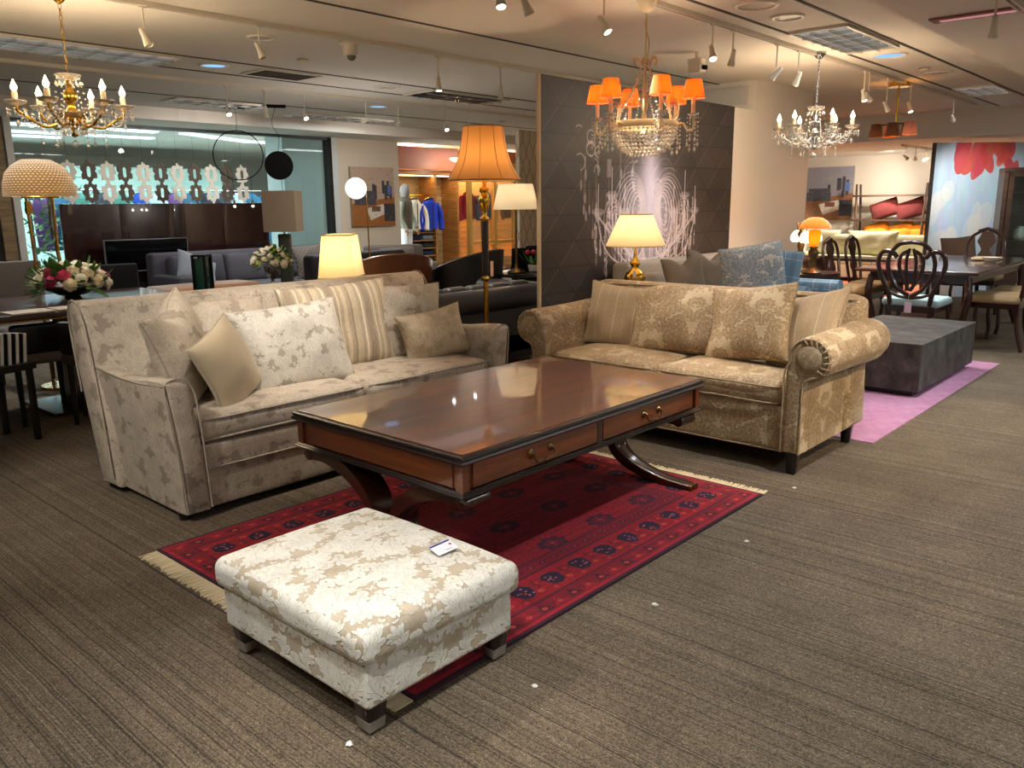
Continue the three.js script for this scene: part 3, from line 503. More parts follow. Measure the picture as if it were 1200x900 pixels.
pillow('dull damask cushion behind the small one near the right arm', .5, .48, .17, F.silver, [3.36, .69, -3.93], [-.3, -.22, -.03], gA, { seed: 14, ears: .08, wrinkle: .018 });
pillow('small damask cushion leaning beside the right arm of the long sofa', .46, .32, .13, F.gold2 = fabric([158, 140, 112], [178, 160, 130], [150, 130, 104], .34, 51, { rough: .5 }), [3.45, .615, -3.77], [-.28, -.3, .14], gA, { seed: 17, ears: .1, wrinkle: .016 });

// ================================================================ TWO-SEAT SOFA (right), back to +x
const SB = [4.45, 0, -2.52];
{
  const t = thing('sofa', 'two-seat gold damask sofa with rolled scroll arms on dark tapered feet', 'sofa', SB);
  // local x: front -.45 .. back +.47 ; local z: right end positive
  part('base', softBox(.82, .25, 1.62, .02, { noise: .002 }).translate(.0, .235, 0), F.gold, t);
  part('piping', tube([[-.412, .113, -.8], [-.413, .113, 0], [-.412, .113, .8]], .005), F.gold, t);
  const prof = []; for (const q of [[.14, .12], [.14, .4], [.2, .65], [.235, .82], [.25, .862], [.28, .882], [.32, .885], [.36, .875], [.385, .845], [.4, .7], [.42, .4], [.43, .12]]) prof.push(q);
  const zs = []; for (const [z, i] of [[-.93, .05], [-.92, .026], [-.9, .01], [-.86, 0], [-.4, 0], [0, 0], [.4, 0], [.86, 0], [.9, .01], [.92, .026], [.93, .05]]) zs.push([z, i]);
  part('backrest', sweep(prof, zs, (x, y, z) => V(x, y, z), .9), F.gold, t);
  part('piping', tube([[.24, .86, -.9], [.245, .868, -.5], [.245, .868, .5], [.24, .86, .9]], .005), F.gold, t);
  for (const s of [-1, 1]) {
    const arm = (grow) => { const o = [], c = [s * .925, .628], R = .112 + grow; // outline: inner foot, inner side up to the roll, round the roll, under it, outer side down
      o.push([s * .8, .12], [s * .8, .4], [s * .802, .55]); const a0 = 3.35, a1 = -1.45; for (let k = 0; k <= 20; k++) { const a = a0 + (a1 - a0) * k / 20; o.push([c[0] + s * Math.cos(a) * R, c[1] + Math.sin(a) * R]); } o.push([s * .905, .5], [s * .9, .3], [s * .9, .12]); return o; };
    const st = [[-.452, .03], [-.448, .012], [-.435, .003], [-.4, 0], [-.2, 0], [0, -.004], [.2, -.012], [.34, -.012], [.42, 0], [.45, .012], [.46, .03]];
    const a = part('arm', loft(st.map(([x, i]) => arm(i < 0 ? -i : 0).map((q) => q)).map((o, k) => insetOutline(o, Math.max(0, st[k][1])).map(([z, y]) => V(st[k][0], Math.max(.12, y), z))), .9), F.gold, t);
    // welted facing with the pleated scroll
    part('piping', tube(arm(-.012).map(([z, y]) => V(-.45, y, z * 1.0)), .0055, 90), F.gold, a);
    part('scroll_facing', lathe([[0, .022], [.045, .02], [.066, .012], [.072, 0]], 24).rotateZ(Math.PI / 2).translate(-.444, .628, s * .925), F.gold, a);
    const pl = []; for (let k = 0; k < 9; k++) { const a0 = (-.9 + k * .33); pl.push(tube([[-.452, .628 + Math.sin(a0) * .07, s * (.925 + Math.cos(a0) * .07)], [-.456, .628 + Math.sin(a0 + .1) * .092, s * (.925 + Math.cos(a0 + .1) * .092)], [-.44, .628 + Math.sin(a0 + .15) * .11, s * (.925 + Math.cos(a0 + .15) * .11)]], .006, 8, 5)); }
    part('pleats', pl, F.gold, a);
  }
  for (const s of [-1, 1]) {
    const c = part('seat_cushion', softBox(.64, .12, .785, .05, { crown: .03, noise: .006, seed: 20 + s, seg: 20, oy: s * .2 }).translate(-.105, .41, s * .395), F.gold, t);
    for (const y of [.453, .366]) part('piping', tube([[-.41, y, s * .395 - .37], [-.424, y, s * .395 - .3], [-.43, y + .004, s * .395], [-.424, y, s * .395 + .3], [-.41, y, s * .395 + .37]], .0055, 40), F.gold, c);
  }
  for (const [x, z] of [[-.4, .85], [-.4, -.85], [.37, .85], [.37, -.85]]) part('foot', new THREE.CylinderGeometry(.042, .03, .12, 4).rotateY(Math.PI / 4).translate(x, .06, z), W_.black, t, 'dark tapered foot');
}
pillow('striped gold velvet cushion against the left scroll arm', .44, .42, .15, F.stripeB, [4.5, .675, -3.1], [-1.35, -.2, -.1], gB, { seed: 31, ears: .08, wrinkle: .016 });
pillow('large gold damask cushion in the middle of the two-seat sofa', .64, .46, .19, F.gold, [4.52, .695, -2.65], [-1.5, -.28, .03], gB, { seed: 33, slump: .6, ears: .07, wrinkle: .02 });
pillow('gold damask cushion overlapping its neighbour near the right arm', .56, .46, .2, F.gold, [4.45, .71, -2.14], [-1.72, -.32, .14], gB, { seed: 35, ears: .08, wrinkle: .018 });
pillow('striped gold velvet cushion slumped over the right scroll arm', .5, .46, .17, F.stripeB, [4.48, .7, -1.82], [-2.0, -.5, .3], gB, { seed: 38, ears: .1, wrinkle: .02 });

// ================================================================ COFFEE TABLE
{
  const X0 = 1.905, X1 = 3.55, Z0 = -2.955, Z1 = -1.955, cx = (X0 + X1) / 2, cz = (Z0 + Z1) / 2, hx = (X1 - X0) / 2, hz = (Z1 - Z0) / 2;
  const t = thing('coffee_table', 'polished mahogany coffee table with two drawers and crossed sabre legs', 'table', [cx, 0, cz]);
  const ring = (list) => { const rings = list.map(([o, y]) => [[-1, -1], [1, -1], [1, 1], [-1, 1]].map(([a, b]) => V(a * (hx + o), y, b * (hz + o)))); return loft(rings, .15); };
  part('top_panel', muv(new THREE.BoxGeometry(2 * hx, .016, 2 * hz).translate(0, .547, 0)), W_.mahoTop, t, 'mirror-polished veneered top');
  part('top_moulding', ring([[-.01, .512], [.006, .512], [.016, .517], [.02, .524], [.016, .531], [.012, .532], [.012, .536], [.016, .539], [.014, .546], [.006, .551], [.001, .552], [-.004, .5535], [-.006, .551]]), W_.darkEdge, t);
  part('apron', bx(2 * hx - .03, .118, 2 * hz - .03, 0, .457, 0), W_.maho, t);
  part('lower_moulding', ring([[-.02, .394], [.008, .394], [.014, .398], [.014, .403], [.006, .407], [.006, .41], [0, .414], [-.014, .416]]), W_.darkEdge, t);
  const zf = hz - .015, post = .035;
  for (const sx of [-1, 1]) for (const sz of [-1, 1]) part('corner_post', bx(post, .1, post, sx * (hx - .0165), .464, sz * (hz - .0165)), W_.maho, t);
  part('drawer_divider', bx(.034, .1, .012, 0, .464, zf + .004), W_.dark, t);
  const dw = hx - .015 - post - .017 - .008;
  for (const s of [-1, 1]) {
    const d = part('drawer_front', muv(softBox(dw - .006, .092, .016, .004, { seg: 6, uv: false })).translate(s * (.017 + dw / 2 + .001), .464, zf + .004), W_.maho, t);
    const x0 = s * (.017 + dw / 2), hw = .06;
    const h = part('handle', [tube([[x0 - hw, .472, zf + .03], [x0 - hw + .002, .452, zf + .034], [x0 - hw + .016, .441, zf + .036], [x0 - .02, .443, zf + .036], [x0, .439, zf + .038], [x0 + .02, .443, zf + .036], [x0 + hw - .016, .441, zf + .036], [x0 + hw - .002, .452, zf + .034], [x0 + hw, .472, zf + .03]], .0042, 50), sph(.008, x0, .439, zf + .038)], antique, d, 'brass swan-neck bail handle');
    for (const k of [-1, 1]) part('rosette', lathe([[0, .02], [.006, .02], [.007, .012], [.012, .008], [.013, .004], [.017, .003], [.018, 0]], 18).rotateX(Math.PI / 2).translate(x0 + k * hw, .472, zf + .012), antique, d);
  }
  for (const sx of [-1, 1]) part('end_panel', bx(.01, .09, 2 * hz - .12, sx * (hx - .013), .464, 0), W_.maho, t);
  // sabre legs: four curves bowed to the middle, with a carved scroll under each corner
  for (const sx of [-1, 1]) for (const sz of [-1, 1]) {
    const path = new THREE.CatmullRomCurve3([[.47, .372], [.36, .372], [.25, .345], [.15, .29], [.085, .22], [.082, .16], [.14, .1], [.25, .055], [.38, .03], [.53, .022]].map(([o, y], i) => [sz < 0 && i > 6 ? .14 + (o - .14) * .74 : o, y]).map(([o, y]) => V(0, y, sz * o)), false, 'centripetal');
    const n = 44, rings = [], xc = sx * (hx - .085);
    for (let k = 0; k <= n; k++) { const u = k / n, p = path.getPointAt(u), tg = path.getTangentAt(u), nm = V(0, tg.z, -tg.y).normalize().multiplyScalar(sz), w = THREE.MathUtils.lerp(.125, .07, Math.max(0, (u - .3) / .7)) / 2, h = THREE.MathUtils.lerp(.075, .03, u) / 2, o = [];
      const sec = [[-1, -1], [1, -1], [1, .8], [.8, 1], [.6, 1], [.5, .82], [.4, 1], [-.4, 1], [-.5, .82], [-.6, 1], [-.8, 1], [-1, .8]];
      for (const [a, b] of sec) o.push(V(xc + a * w, Math.max(.011, p.y + nm.y * b * h), p.z + nm.z * b * h)); rings.push(o); }
    const L = part('leg', loft(rings, .5), W_.dark, t, 'reeded sabre leg with shade put into its colour');  // leg and scroll mahogany darkened to carry the shade under the table
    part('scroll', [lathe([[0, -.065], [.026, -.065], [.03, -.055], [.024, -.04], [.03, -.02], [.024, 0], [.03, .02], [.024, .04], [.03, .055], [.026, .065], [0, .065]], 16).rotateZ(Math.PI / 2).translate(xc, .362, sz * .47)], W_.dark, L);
    part('toe_cap', softBox(.074, .03, .012, .004, { seg: 4, uv: false }).translate(xc, .025, sz < 0 ? -.4336 : .535), antique, L, 'brass toe cap');
  }
}
// ================================================================ FOOTSTOOL
{
  const t = thing('footstool', 'square cream damask footstool on short dark legs with steel caps', 'footstool', [1.462, 0, -1.945]);
  part('body', softBox(.575, .16, .725, .016, { noise: .0025, seed: 4, seg: 16, ox: .1, oy: .13 }).translate(-.003, .172, 0), F.cream, t);
  part('seat_cushion', softBox(.622, .1, .77, .036, { crown: .02, noise: .004, seed: 6, seg: 28, ox: .26, oy: .1 }).translate(0, .272, 0), F.cream, t);
  for (const sx of [-1, 1]) for (const sz of [-1, 1]) {
    const l = part('leg', new THREE.CylinderGeometry(.05, .038, .085, 4).rotateY(Math.PI / 4).translate(sx * .245, .0755, sz * .315), W_.espresso, t, 'dark tapered leg');
    part('leg_cap', new THREE.CylinderGeometry(.0415, .037, .032, 4).rotateY(Math.PI / 4).translate(sx * .245, .0265, sz * .315), M({ color: 0xa39d94, metalness: .5, roughness: .35 }), l, 'steel cap');
  }
  part('fabric_tag', bx(.001, .014, .06, .2835, .115, .2), M({ color: 0x6d6256, roughness: .8 }), t);
}
{ // folded price card on the footstool
  const tex = canvasTex(256, 128, (x, W, H) => { x.fillStyle = '#e9e9ee'; x.fillRect(0, 0, W, H); x.fillStyle = '#20307a'; x.fillRect(0, 0, W, 20); x.fillStyle = '#9aa0b4'; for (let k = 0; k < 4; k++) x.fillRect(20, 44 + k * 18, 90 + (k * 37) % 60, 4); x.fillStyle = '#4a4e60'; x.fillRect(120, 98, 80, 6); x.fillStyle = '#c8344e'; x.fillRect(206, 44, 30, 24); });
  const t = thing('price_card', 'small folded white price card with a navy band lying on the footstool', 'card', [1.635, .346, -1.77], .02);
  const pl = norm(new THREE.BoxGeometry(.085, .0012, .048)); const m = part('card_face', pl, M({ map: tex, roughness: .5 }), t); m.rotation.x = .3; m.position.set(0, .0085, 0);
  const b = part('card_back', norm(new THREE.BoxGeometry(.085, .0012, .02)), white, t); b.rotation.x = -.9; b.position.set(0, .0075, -.028);
}
{ // scraps on the carpet
  const r = rng(8); for (const [x, z, l] of [[1.662, -1.42, 'tiny white paper scrap on the carpet beside the footstool leg'], [2.33, -1.425, 'tiny white paper scrap on the carpet before the rug edge'], [3.06, -1.435, 'tiny white paper scrap on carpet near the far rug edge'], [3.83, -1.56, 'tiny white paper scrap on carpet before the gold sofa'], [1.135, -1.62, 'tiny white paper scrap on carpet at the front footstool leg']]) { const g = new THREE.IcosahedronGeometry(.009, 0); const p = g.attributes.position; for (let i = 0; i < p.count; i++) p.setXYZ(i, p.getX(i) * (1 + r() * .8), Math.max(0, p.getY(i) * .5 + .004), p.getZ(i) * (.5 + r())); g.computeVertexNormals(); solo('paper_scrap', l, 'scrap', g, white, [x, .0005, z], r() * 3, 'paper scraps on the carpet'); }
}
// ================================================================ BUILDERS
function picture(name, label, cat, w, h, d, tex, pos, turn, edge = black) {
  const t = thing(name, label, cat, pos, turn); part('canvas_body', bx(w, h, d, 0, 0, 0), edge, t);
  const g = norm(new THREE.BoxGeometry(w, h, .004)); part('print', g, M({ map: tex, roughness: .55 }), t).position.z = d / 2 + .0025; return t;
}
function simpleSofa(name, label, L, D, h, seatH, armH, mat, pos, turn, o = {}) { // faces local +z
  const t = thing(name, label, 'sofa', pos, turn), n = o.n || 2, aw = o.aw ?? .16;
  part('base', softBox(L, seatH - .2, D, .02, { seg: 6 }).translate(0, .08 + (seatH - .2) / 2, 0), mat, t);
  part('backrest', softBox(L, h - .1, .2, .05, { seg: 8 }).translate(0, .1 + (h - .1) / 2, -D / 2 + .1), mat, t);
  for (const s of [-1, 1]) if (armH) part('arm', softBox(aw, armH - .08, D - .02, .05, { seg: 8 }).translate(s * (L / 2 - aw / 2), .08 + (armH - .08) / 2, .01), mat, t);
  const w = (L - 2 * (armH ? aw : 0)) / n;
  for (let i = 0; i < n; i++) { const x = -L / 2 + (armH ? aw : 0) + w * (i + .5); part('seat_cushion', softBox(w - .01, .14, D - .24, .04, { seg: 8, crown: .02 }).translate(x, seatH - .06, .1), mat, t); if (!o.tight) part('back_cushion', softBox(w - .02, .38, .17, .06, { seg: 8, crownZ: .03 }).rotateX(-.14).translate(x, seatH + .2, -D / 2 + .27), mat, t); }
  for (const sx of [-1, 1]) for (const sz of [-1, 1]) part('foot', cyl(.02, .025, .08, sx * (L / 2 - .08), .04, sz * (D / 2 - .08), 10), W_.black, t);
  return t;
}
function coneShade(rt, rb, h, y, pleats = 0, n = 48) { const pts = []; const g = new THREE.CylinderGeometry(rt, rb, h, n, 4, true).translate(0, y + h / 2, 0); if (pleats) { const p = g.attributes.position; for (let i = 0; i < p.count; i++) { const a = Math.atan2(p.getZ(i), p.getX(i)), k = 1 + pleats * Math.cos(a * n / 2 * 1); p.setX(i, p.getX(i) * k); p.setZ(i, p.getZ(i) * k); } g.computeVertexNormals(); } return g; }
const bulbM = glow(0xffe2b0, 20);
function lampBulb(t, x, y, z, color, I) { part('bulb', sph(.022, x, y, z, 10, 8), bulbM, t); pointIn(t, x, y, z, color, I, 1.2); }
// shield-back dining chair: local +z is the front
function shieldChair(label, pos, turn, group, o = {}) {
  const t = thing('dining_chair', label, 'chair', pos, turn, group), m = o.mat || W_.red, H = o.h || 1.02;
  part('seat_rail', [bx(.48, .06, .03, 0, .43, .22), bx(.4, .06, .03, 0, .43, -.2), bx(.03, .06, .42, .2, .43, 0), bx(.03, .06, .42, -.2, .43, 0)], m, t);
  part('seat_pad', softBox(.5, .07, .46, .03, { seg: 8, crown: .015 }).translate(0, .485, .01), o.pad || cloth(0x9fb9bd), t);
  for (const s of [-1, 1]) { part('leg', tube([[s * .21, .46, .21], [s * .225, .3, .23], [s * .205, .1, .215], [s * .215, .005, .23]], .019, 20), m, t); part('leg', tube([[s * .175, .48, -.2], [s * .175, .25, -.21], [s * .18, .005, -.27]], .018, 16), m, t); }
  const z0 = -.215, zt = -.3, zz = (y) => z0 + (zt - z0) * (y - .48) / (H - .48);
  if (o.splat) { // balloon frame with a vase splat
    for (const s of [-1, 1]) part('back_post', tube([[s * .17, .48, z0], [s * .2, .7, zz(.7)], [s * .21, .85, zz(.85)], [s * .16, .96, zz(.96)], [s * .06, H - .01, zz(H)]], .017, 30), m, t);
    part('crest_rail', tube([[-.1, H - .02, zz(H)], [-.04, H, zz(H)], [0, H + .012, zz(H)], [.04, H, zz(H)], [.1, H - .02, zz(H)]], .022, 20), m, t);
    const sh = new THREE.Shape(); sh.moveTo(-.05, .5); sh.lineTo(.05, .5); sh.bezierCurveTo(.05, .6, .02, .62, .09, .68); sh.bezierCurveTo(.1, .74, .03, .76, .05, .82); sh.lineTo(.1, .9); sh.lineTo(.05, H - .02); sh.lineTo(-.05, H - .02); sh.lineTo(-.1, .9); sh.lineTo(-.05, .82); sh.bezierCurveTo(-.03, .76, -.1, .74, -.09, .68); sh.bezierCurveTo(-.02, .62, -.05, .6, -.05, .5);
    const g = extrude(sh, .014, .002); g.translate(0, 0, -.007); const p = g.attributes.position; for (let i = 0; i < p.count; i++) p.setZ(i, p.getZ(i) + zz(p.getY(i))); g.computeVertexNormals(); part('splat', g, m, t);
  } else { // interlaced hearts
    const loop = (c) => c.map(([x, y]) => [x, y, zz(y)]);
    for (const s of [-1, 1]) { part('back_post', tube(loop([[s * .17, .47], [s * .19, .58], [s * .26, .74], [s * .285, .86], [s * .25, .945], [s * .17, .95], [s * .12, .9]]), .022, 40), m, t);
      part('heart_bar', tube(loop([[0, .545], [s * .1, .61], [s * .17, .72], [s * .2, .84], [s * .17, .95], [s * .1, H], [0, H + .02]]), .02, 40), m, t);
      part('heart_bar', tube(loop([[0, .6], [s * .06, .7], [s * .1, .82], [s * .085, .92], [s * .03, .96]]), .017, 30), m, t); part('heart_bar', tube(loop([[s * .02, .62], [s * .035, .75], [s * .04, .88], [s * .015, .98]]), .015, 24), m, t);
      part('heart_bar', tube(loop([[s * .19, .58], [s * .1, .545], [0, .53]]), .014, 16), m, t); }
  }
  if (o.tag) { part('tag_string', poly([[0, .6, zz(.6) - .02], [.0, .5, zz(.5) - .03]], .0015, 4), white, t); part('price_tag', bx(.06, .1, .002, 0, .45, zz(.5) - .035), M({ color: 0xd8c4dc, roughness: .6 }), t); }
  return t;
}
// ================================================================ LAMPS BEHIND THE SOFAS
{ // rectangular ivory shade
  const t = thing('table_lamp', 'table lamp with a lit ivory rectangular shade behind the long sofa', 'lamp', [3.39, .78, -4.6], .72);
  const sh = (w, d, y) => [[-w, -d], [w, -d], [w, d], [-w, d]].flatMap(([x, z], i, a) => { const b = a[(i + 1) % 4]; return [0, .25, .5, .75].map((k) => V(x + (b[0] - x) * k, y, z + (b[1] - z) * k)); });
  part('lamp_shade', loft([sh(.185, .12, .16), sh(.18, .115, .2), sh(.15, .09, .44)], .3, false), shadeMat(0xe8dcb4, .55), t);
  part('shade_trim', [...[[.186, .121, .16], [.151, .091, .44]].map(([w, d, y]) => poly([[-w, y, -d], [w, y, -d], [w, y, d], [-w, y, d], [-w, y, -d]], .004))], M({ color: 0xb8a878, roughness: .7 }), t);
  part('stem', [cyl(.02, .02, .05, 0, .155, 0), cyl(.006, .006, .26, 0, .29, 0, 8)], brass, t); part('base', [softBox(.05, .13, .05, .006, { seg: 4 }).translate(0, .075, 0), bx(.12, .015, .12, 0, .0085, 0)], MP({ color: 0xcbb79a, roughness: .05, transmission: .6, thickness: .05 }), t);
  lampBulb(t, -.07, .33, 0, WARM, LAMPS * .55); lampBulb(t, .06, .33, 0, WARM, LAMPS * .55);
  const c = thing('console_table', 'narrow black console table behind the long sofa', 'table', [3.3, 0, -4.62]); part('top', bx(1.2, .03, .34, 0, .764, 0), W_.black, c); for (const sx of [-1, 1]) for (const sz of [-1, 1]) part('leg', bx(.035, .748, .035, sx * .56, .3745, sz * .14), W_.black, c);
}
{ // brass lamp with pleated shade
  const t = thing('table_lamp', 'brass baluster table lamp with a lit cream pleated shade behind the gold sofa', 'lamp', [5.13, .68, -3.39]);
  part('base', lathe([[0, 0], [.08, 0], [.08, .012], [.05, .03], [.045, .06], [.07, .13], [.078, .19], [.066, .225], [.03, .25], [.024, .27], [.038, .285], [.038, .3], [.02, .315], [.018, .335], [.012, .35], [.01, .4], [0, .4]], 30), gold, t);
  part('lamp_shade', coneShade(.115, .215, .225, .42, .022, 128), shadeMat(0xeee2bd, .55), t); part('shade_trim', [new THREE.TorusGeometry(.215, .004, 6, 48).rotateX(Math.PI / 2).translate(0, .42, 0), new THREE.TorusGeometry(.116, .004, 6, 48).rotateX(Math.PI / 2).translate(0, .645, 0)], M({ color: 0xc2a878, roughness: .7 }), t);
  part('harp', tube([[0, .4, 0], [.05, .5, 0], [0, .655, 0], [-.05, .5, 0], [0, .4, 0]], .002), brass, t); part('price_tag', bx(.04, .05, .002, -.075, .22, .045), white, t);
  lampBulb(t, 0, .53, 0, WARM, LAMPS * .75);
  const c = thing('console_table', 'dark console table between the gold sofa and the grey sofa', 'table', [5.2, 0, -3.3]); part('top', bx(.36, .03, .95, 0, .664, 0), W_.dark, c); for (const sx of [-1, 1]) for (const sz of [-1, 1]) part('leg', bx(.04, .648, .04, sx * .14, .3245, sz * .42), W_.dark, c);
}
{ // tall floor lamp
  const t = thing('floor_lamp', 'tall brass floor lamp with a tan bell shade between the sofas', 'lamp', [4.33, 0, -4.15]);
  part('base', lathe([[0, 0], [.15, 0], [.15, .015], [.1, .03], [.04, .05], [.025, .08], [0, .08]], 30), gold, t);
  part('pole', [cyl(.017, .017, .8, 0, .46, 0, 16), lathe([[.012, .86], [.028, .865], [.03, .89], [.016, .9], [.016, 1.29], [.033, 1.3], [.03, 1.315], [.016, 1.33], [.02, 1.36], [.036, 1.4], [.042, 1.44], [.03, 1.48], [.024, 1.49], [.036, 1.5], [.036, 1.52], [.014, 1.53], [.012, 1.6], [0, 1.6]], 24)], gold, t);
  part('dark_sleeve', cyl(.022, .029, .39, 0, 1.096, 0, 20), W_.espresso, t);
  const pts = [[.145, 1.94], [.148, 1.9], [.155, 1.85], [.166, 1.79], [.182, 1.73], [.205, 1.67], [.235, 1.62], [.255, 1.59], [.262, 1.575]];
  const g = lathe(pts, 64); part('lamp_shade', g, shadeMat(0xbd8648, .38), t, 'tan fabric bell shade');
  for (let k = 0; k < 10; k++) { const a = k / 10 * 6.283; part('shade_rib', tube(pts.map(([r, y]) => [Math.cos(a) * (r + .001), y, Math.sin(a) * (r + .001)]), .0022, 24, 5), M({ color: 0x8a6534, roughness: .8 }), t); }
  part('shade_trim', [new THREE.TorusGeometry(.262, .005, 6, 64).rotateX(Math.PI / 2).translate(0, 1.575, 0), new THREE.TorusGeometry(.145, .004, 6, 48).rotateX(Math.PI / 2).translate(0, 1.94, 0)], M({ color: 0x7a5a30, roughness: .8 }), t);
  lampBulb(t, 0, 1.7, 0, WARM, LAMPS * 1.5); part('price_tag', bx(.03, .11, .002, .03, .95, .035), M({ color: 0xd8b09a, roughness: .6 }), t);
}
{ // small white drum lamp further back
  const t = thing('table_lamp', 'lamp with a white oblong shade before the ogee wallpaper', 'lamp', [6.13, .74, -5.45]);
  part('lamp_shade', new THREE.CylinderGeometry(.17, .225, .24, 40, 1, true).translate(0, .74, 0), shadeMat(0xe9e2d0, .5), t); part('stem', [lathe([[0, 0], [.09, 0], [.09, .02], [.02, .05], [.012, .1], [.012, .7], [0, .7]], 20)], antique, t); lampBulb(t, 0, .74, 0, WARM, LAMPS * .6);
  const c = thing('side_table', 'dark side table under the white-shaded lamp', 'table', [6.13, 0, -5.45]); part('top', cyl(.2, .2, .03, 0, .724, 0, 28), W_.black, c); part('pedestal', lathe([[0, 0], [.15, 0], [.15, .02], [.03, .05], [.03, .709], [0, .709]], 20), W_.black, c);
}
// ================================================================ GREY SOFA BY THE MURAL AND BLUE ARMCHAIR
const greyLinen = cloth(0xa8a39a), greySilver = cloth(0xb2aca2), blueCheck = (() => { const t = canvasTex(256, 256, (x) => { x.fillStyle = '#7fa3bd'; x.fillRect(0, 0, 256, 256); x.fillStyle = '#d5dde0'; x.fillRect(0, 0, 256, 10); x.fillRect(0, 0, 10, 256); x.fillStyle = 'rgba(96,130,160,.5)'; x.fillRect(90, 0, 80, 256); }); return M({ map: rep(t, .14, .14), roughness: .85 }); })();
simpleSofa('sofa', 'silver-grey linen sofa along the mural wall', 2.1, .84, .92, .44, .62, greySilver, [6.8, 0, -3.63], 0, { n: 2 });
const furM = cloth(0x867c6e, { roughness: .95 }), bluePat = fabric([218, 218, 210], [142, 158, 170], [220, 220, 212], .5, 61, {});
pillow('dark taupe cushion on the grey sofa beside the brass lamp', .42, .4, .16, furM, [6.05, .78, -3.5], [-.35, -.3, .1], 'cushions on the grey sofa', { seed: 41, chop: .16 });
pillow('crumpled taupe cushion in the middle of the grey sofa', .46, .42, .18, furM, [6.42, .8, -3.48], [-.3, -.3, -.12], 'cushions on the grey sofa', { seed: 43, chop: .2 });
pillow('pale grey cushion between taupe and blue cushions', .42, .42, .16, greyLinen, [6.75, .74, -3.45], [-.3, -.35, .3], 'cushions on the grey sofa', { seed: 45 });
{
  const t = thing('armchair', 'pale blue checked armchair beyond the gold sofa', 'chair', [6.45, 0, -2.83]);
  part('base', softBox(.7, .3, .68, .03, { seg: 6 }).translate(0, .25, 0), blueCheck, t); part('backrest', softBox(.74, .46, .16, .06, { seg: 8 }).rotateX(-.1).translate(0, .58, -.3), blueCheck, t);
  part('seat_cushion', softBox(.5, .12, .56, .04, { seg: 8, crown: .02 }).translate(0, .45, .04), blueCheck, t);
  for (const s of [-1, 1]) part('arm', [softBox(.1, .5, .66, .03, { seg: 6 }).translate(s * .31, .4, .01), muv(cyl(.075, .075, .66, 0, 0, 0, 20).rotateX(Math.PI / 2).translate(s * .33, .7, .01))], blueCheck, t);
  for (const sx of [-1, 1]) for (const sz of [-1, 1]) part('foot', cyl(.02, .028, .1, sx * .3, .05, sz * .28, 10), W_.black, t);
  pillow('blue and cream damask cushion standing tall on the blue armchair', .56, .5, .18, bluePat, [6.12, .83, -2.93], [-.6, -.12, .12], 'cushions on the blue armchair', { seed: 48 });
  pillow('plain blue checked cushion behind the blue damask cushion', .3, .42, .1, blueCheck, [6.42, .82, -2.84], [-1.0, -.15, -.15], 'cushions on the blue armchair', { seed: 49 });
}
// ================================================================ END TABLES WITH GLASS LAMPS
{
  const a = thing('end_table', 'oval dark wood end table carrying two glass-shaded lamps', 'table', [7.82, 0, -3.2]); part('top', cyl(.3, .3, .03, 0, .725, 0, 36), W_.red, a); part('apron', cyl(.26, .26, .07, 0, .673, 0, 36), W_.red, a); for (let k = 0; k < 4; k++) { const q = k * 1.571 + .6; part('leg', tube([[Math.cos(q) * .23, .66, Math.sin(q) * .23], [Math.cos(q) * .26, .4, Math.sin(q) * .26], [Math.cos(q) * .22, .15, Math.sin(q) * .22], [Math.cos(q) * .25, .008, Math.sin(q) * .25]], .018, 20), W_.red, a); }
  const b = thing('chest_table', 'brown chest table with a drawer behind the glass lamps', 'table', [8.8, 0, -3.78]); part('body', bx(.55, .3, .55, 0, .64, 0), W_.walnut, b); part('top', softBox(.62, .03, .62, .01, { seg: 4 }).translate(0, .806, 0), W_.walnut, b); const d = part('drawer_front', bx(.01, .14, .46, -.281, .68, 0), W_.walnut, b); part('knob', sph(.018, -.3, .68, 0), antique, d); for (const sx of [-1, 1]) for (const sz of [-1, 1]) part('leg', bx(.045, .49, .045, sx * .24, .245, sz * .24), W_.walnut, b);
  const lit = MP({ color: 0xfff0cc, emissive: 0xffe6b0, emissiveIntensity: 6, roughness: .4 });
  const t = thing('table_lamp', 'antique lamp with three drooping arms and lit white glass shades', 'lamp', [7.9, .74, -3.31]);
  part('base', lathe([[0, 0], [.075, 0], [.07, .02], [.04, .04], [.03, .08], [.038, .1], [.03, .13], [.036, .18], [.024, .2], [.036, .25], [.022, .3], [.04, .36], [.02, .4], [0, .4]], 20), antique, t);
  for (let k = 0; k < 3; k++) { const q = [2.4, -.7, 1][k], c = Math.cos(q), s = Math.sin(q); part('arm', tube([[0, .37, 0], [c * .04, .44, s * .04], [c * .09, .47, s * .09], [c * .125, .44, s * .125], [c * .13, .39, s * .13]], .006, 24), antique, t);
    part('lamp_shade', lathe([[.018, .1], [.03, .095], [.05, .07], [.062, .04], [.06, .01], [.045, -.005], [.0, -.006]], 20).translate(c * .13, .285, s * .13), lit, t, 'lit white glass tulip shade'); pointIn(t, c * .13, .32, s * .13, AMBER, LAMPS * .7, 2); }
  const u = thing('table_lamp', 'antique lamp with an amber glass mushroom shade and amber stem', 'lamp', [7.7, .74, -3.1]); const amb = shadeMat(0xff7a12, .6);
  part('base', lathe([[0, 0], [.09, 0], [.085, .015], [.045, .04], [.03, .07], [.04, .1], [.028, .13], [.045, .17], [.05, .2], [.03, .23], [.05, .25], [0, .25]], 24), antique, u);
  part('glass_stem', lathe([[.03, .25], [.055, .3], [.06, .36], [.05, .4], [.03, .41]], 24), amb, u, 'amber glass stem'); part('lamp_shade', lathe([[.02, .52], [.06, .515], [.1, .49], [.13, .455], [.145, .425], [.14, .42]], 32), amb, u, 'amber glass mushroom shade');
  lampBulb(u, 0, .45, 0, AMBER, LAMPS * .8); lampBulb(u, 0, .33, 0, AMBER, LAMPS * .25);
}
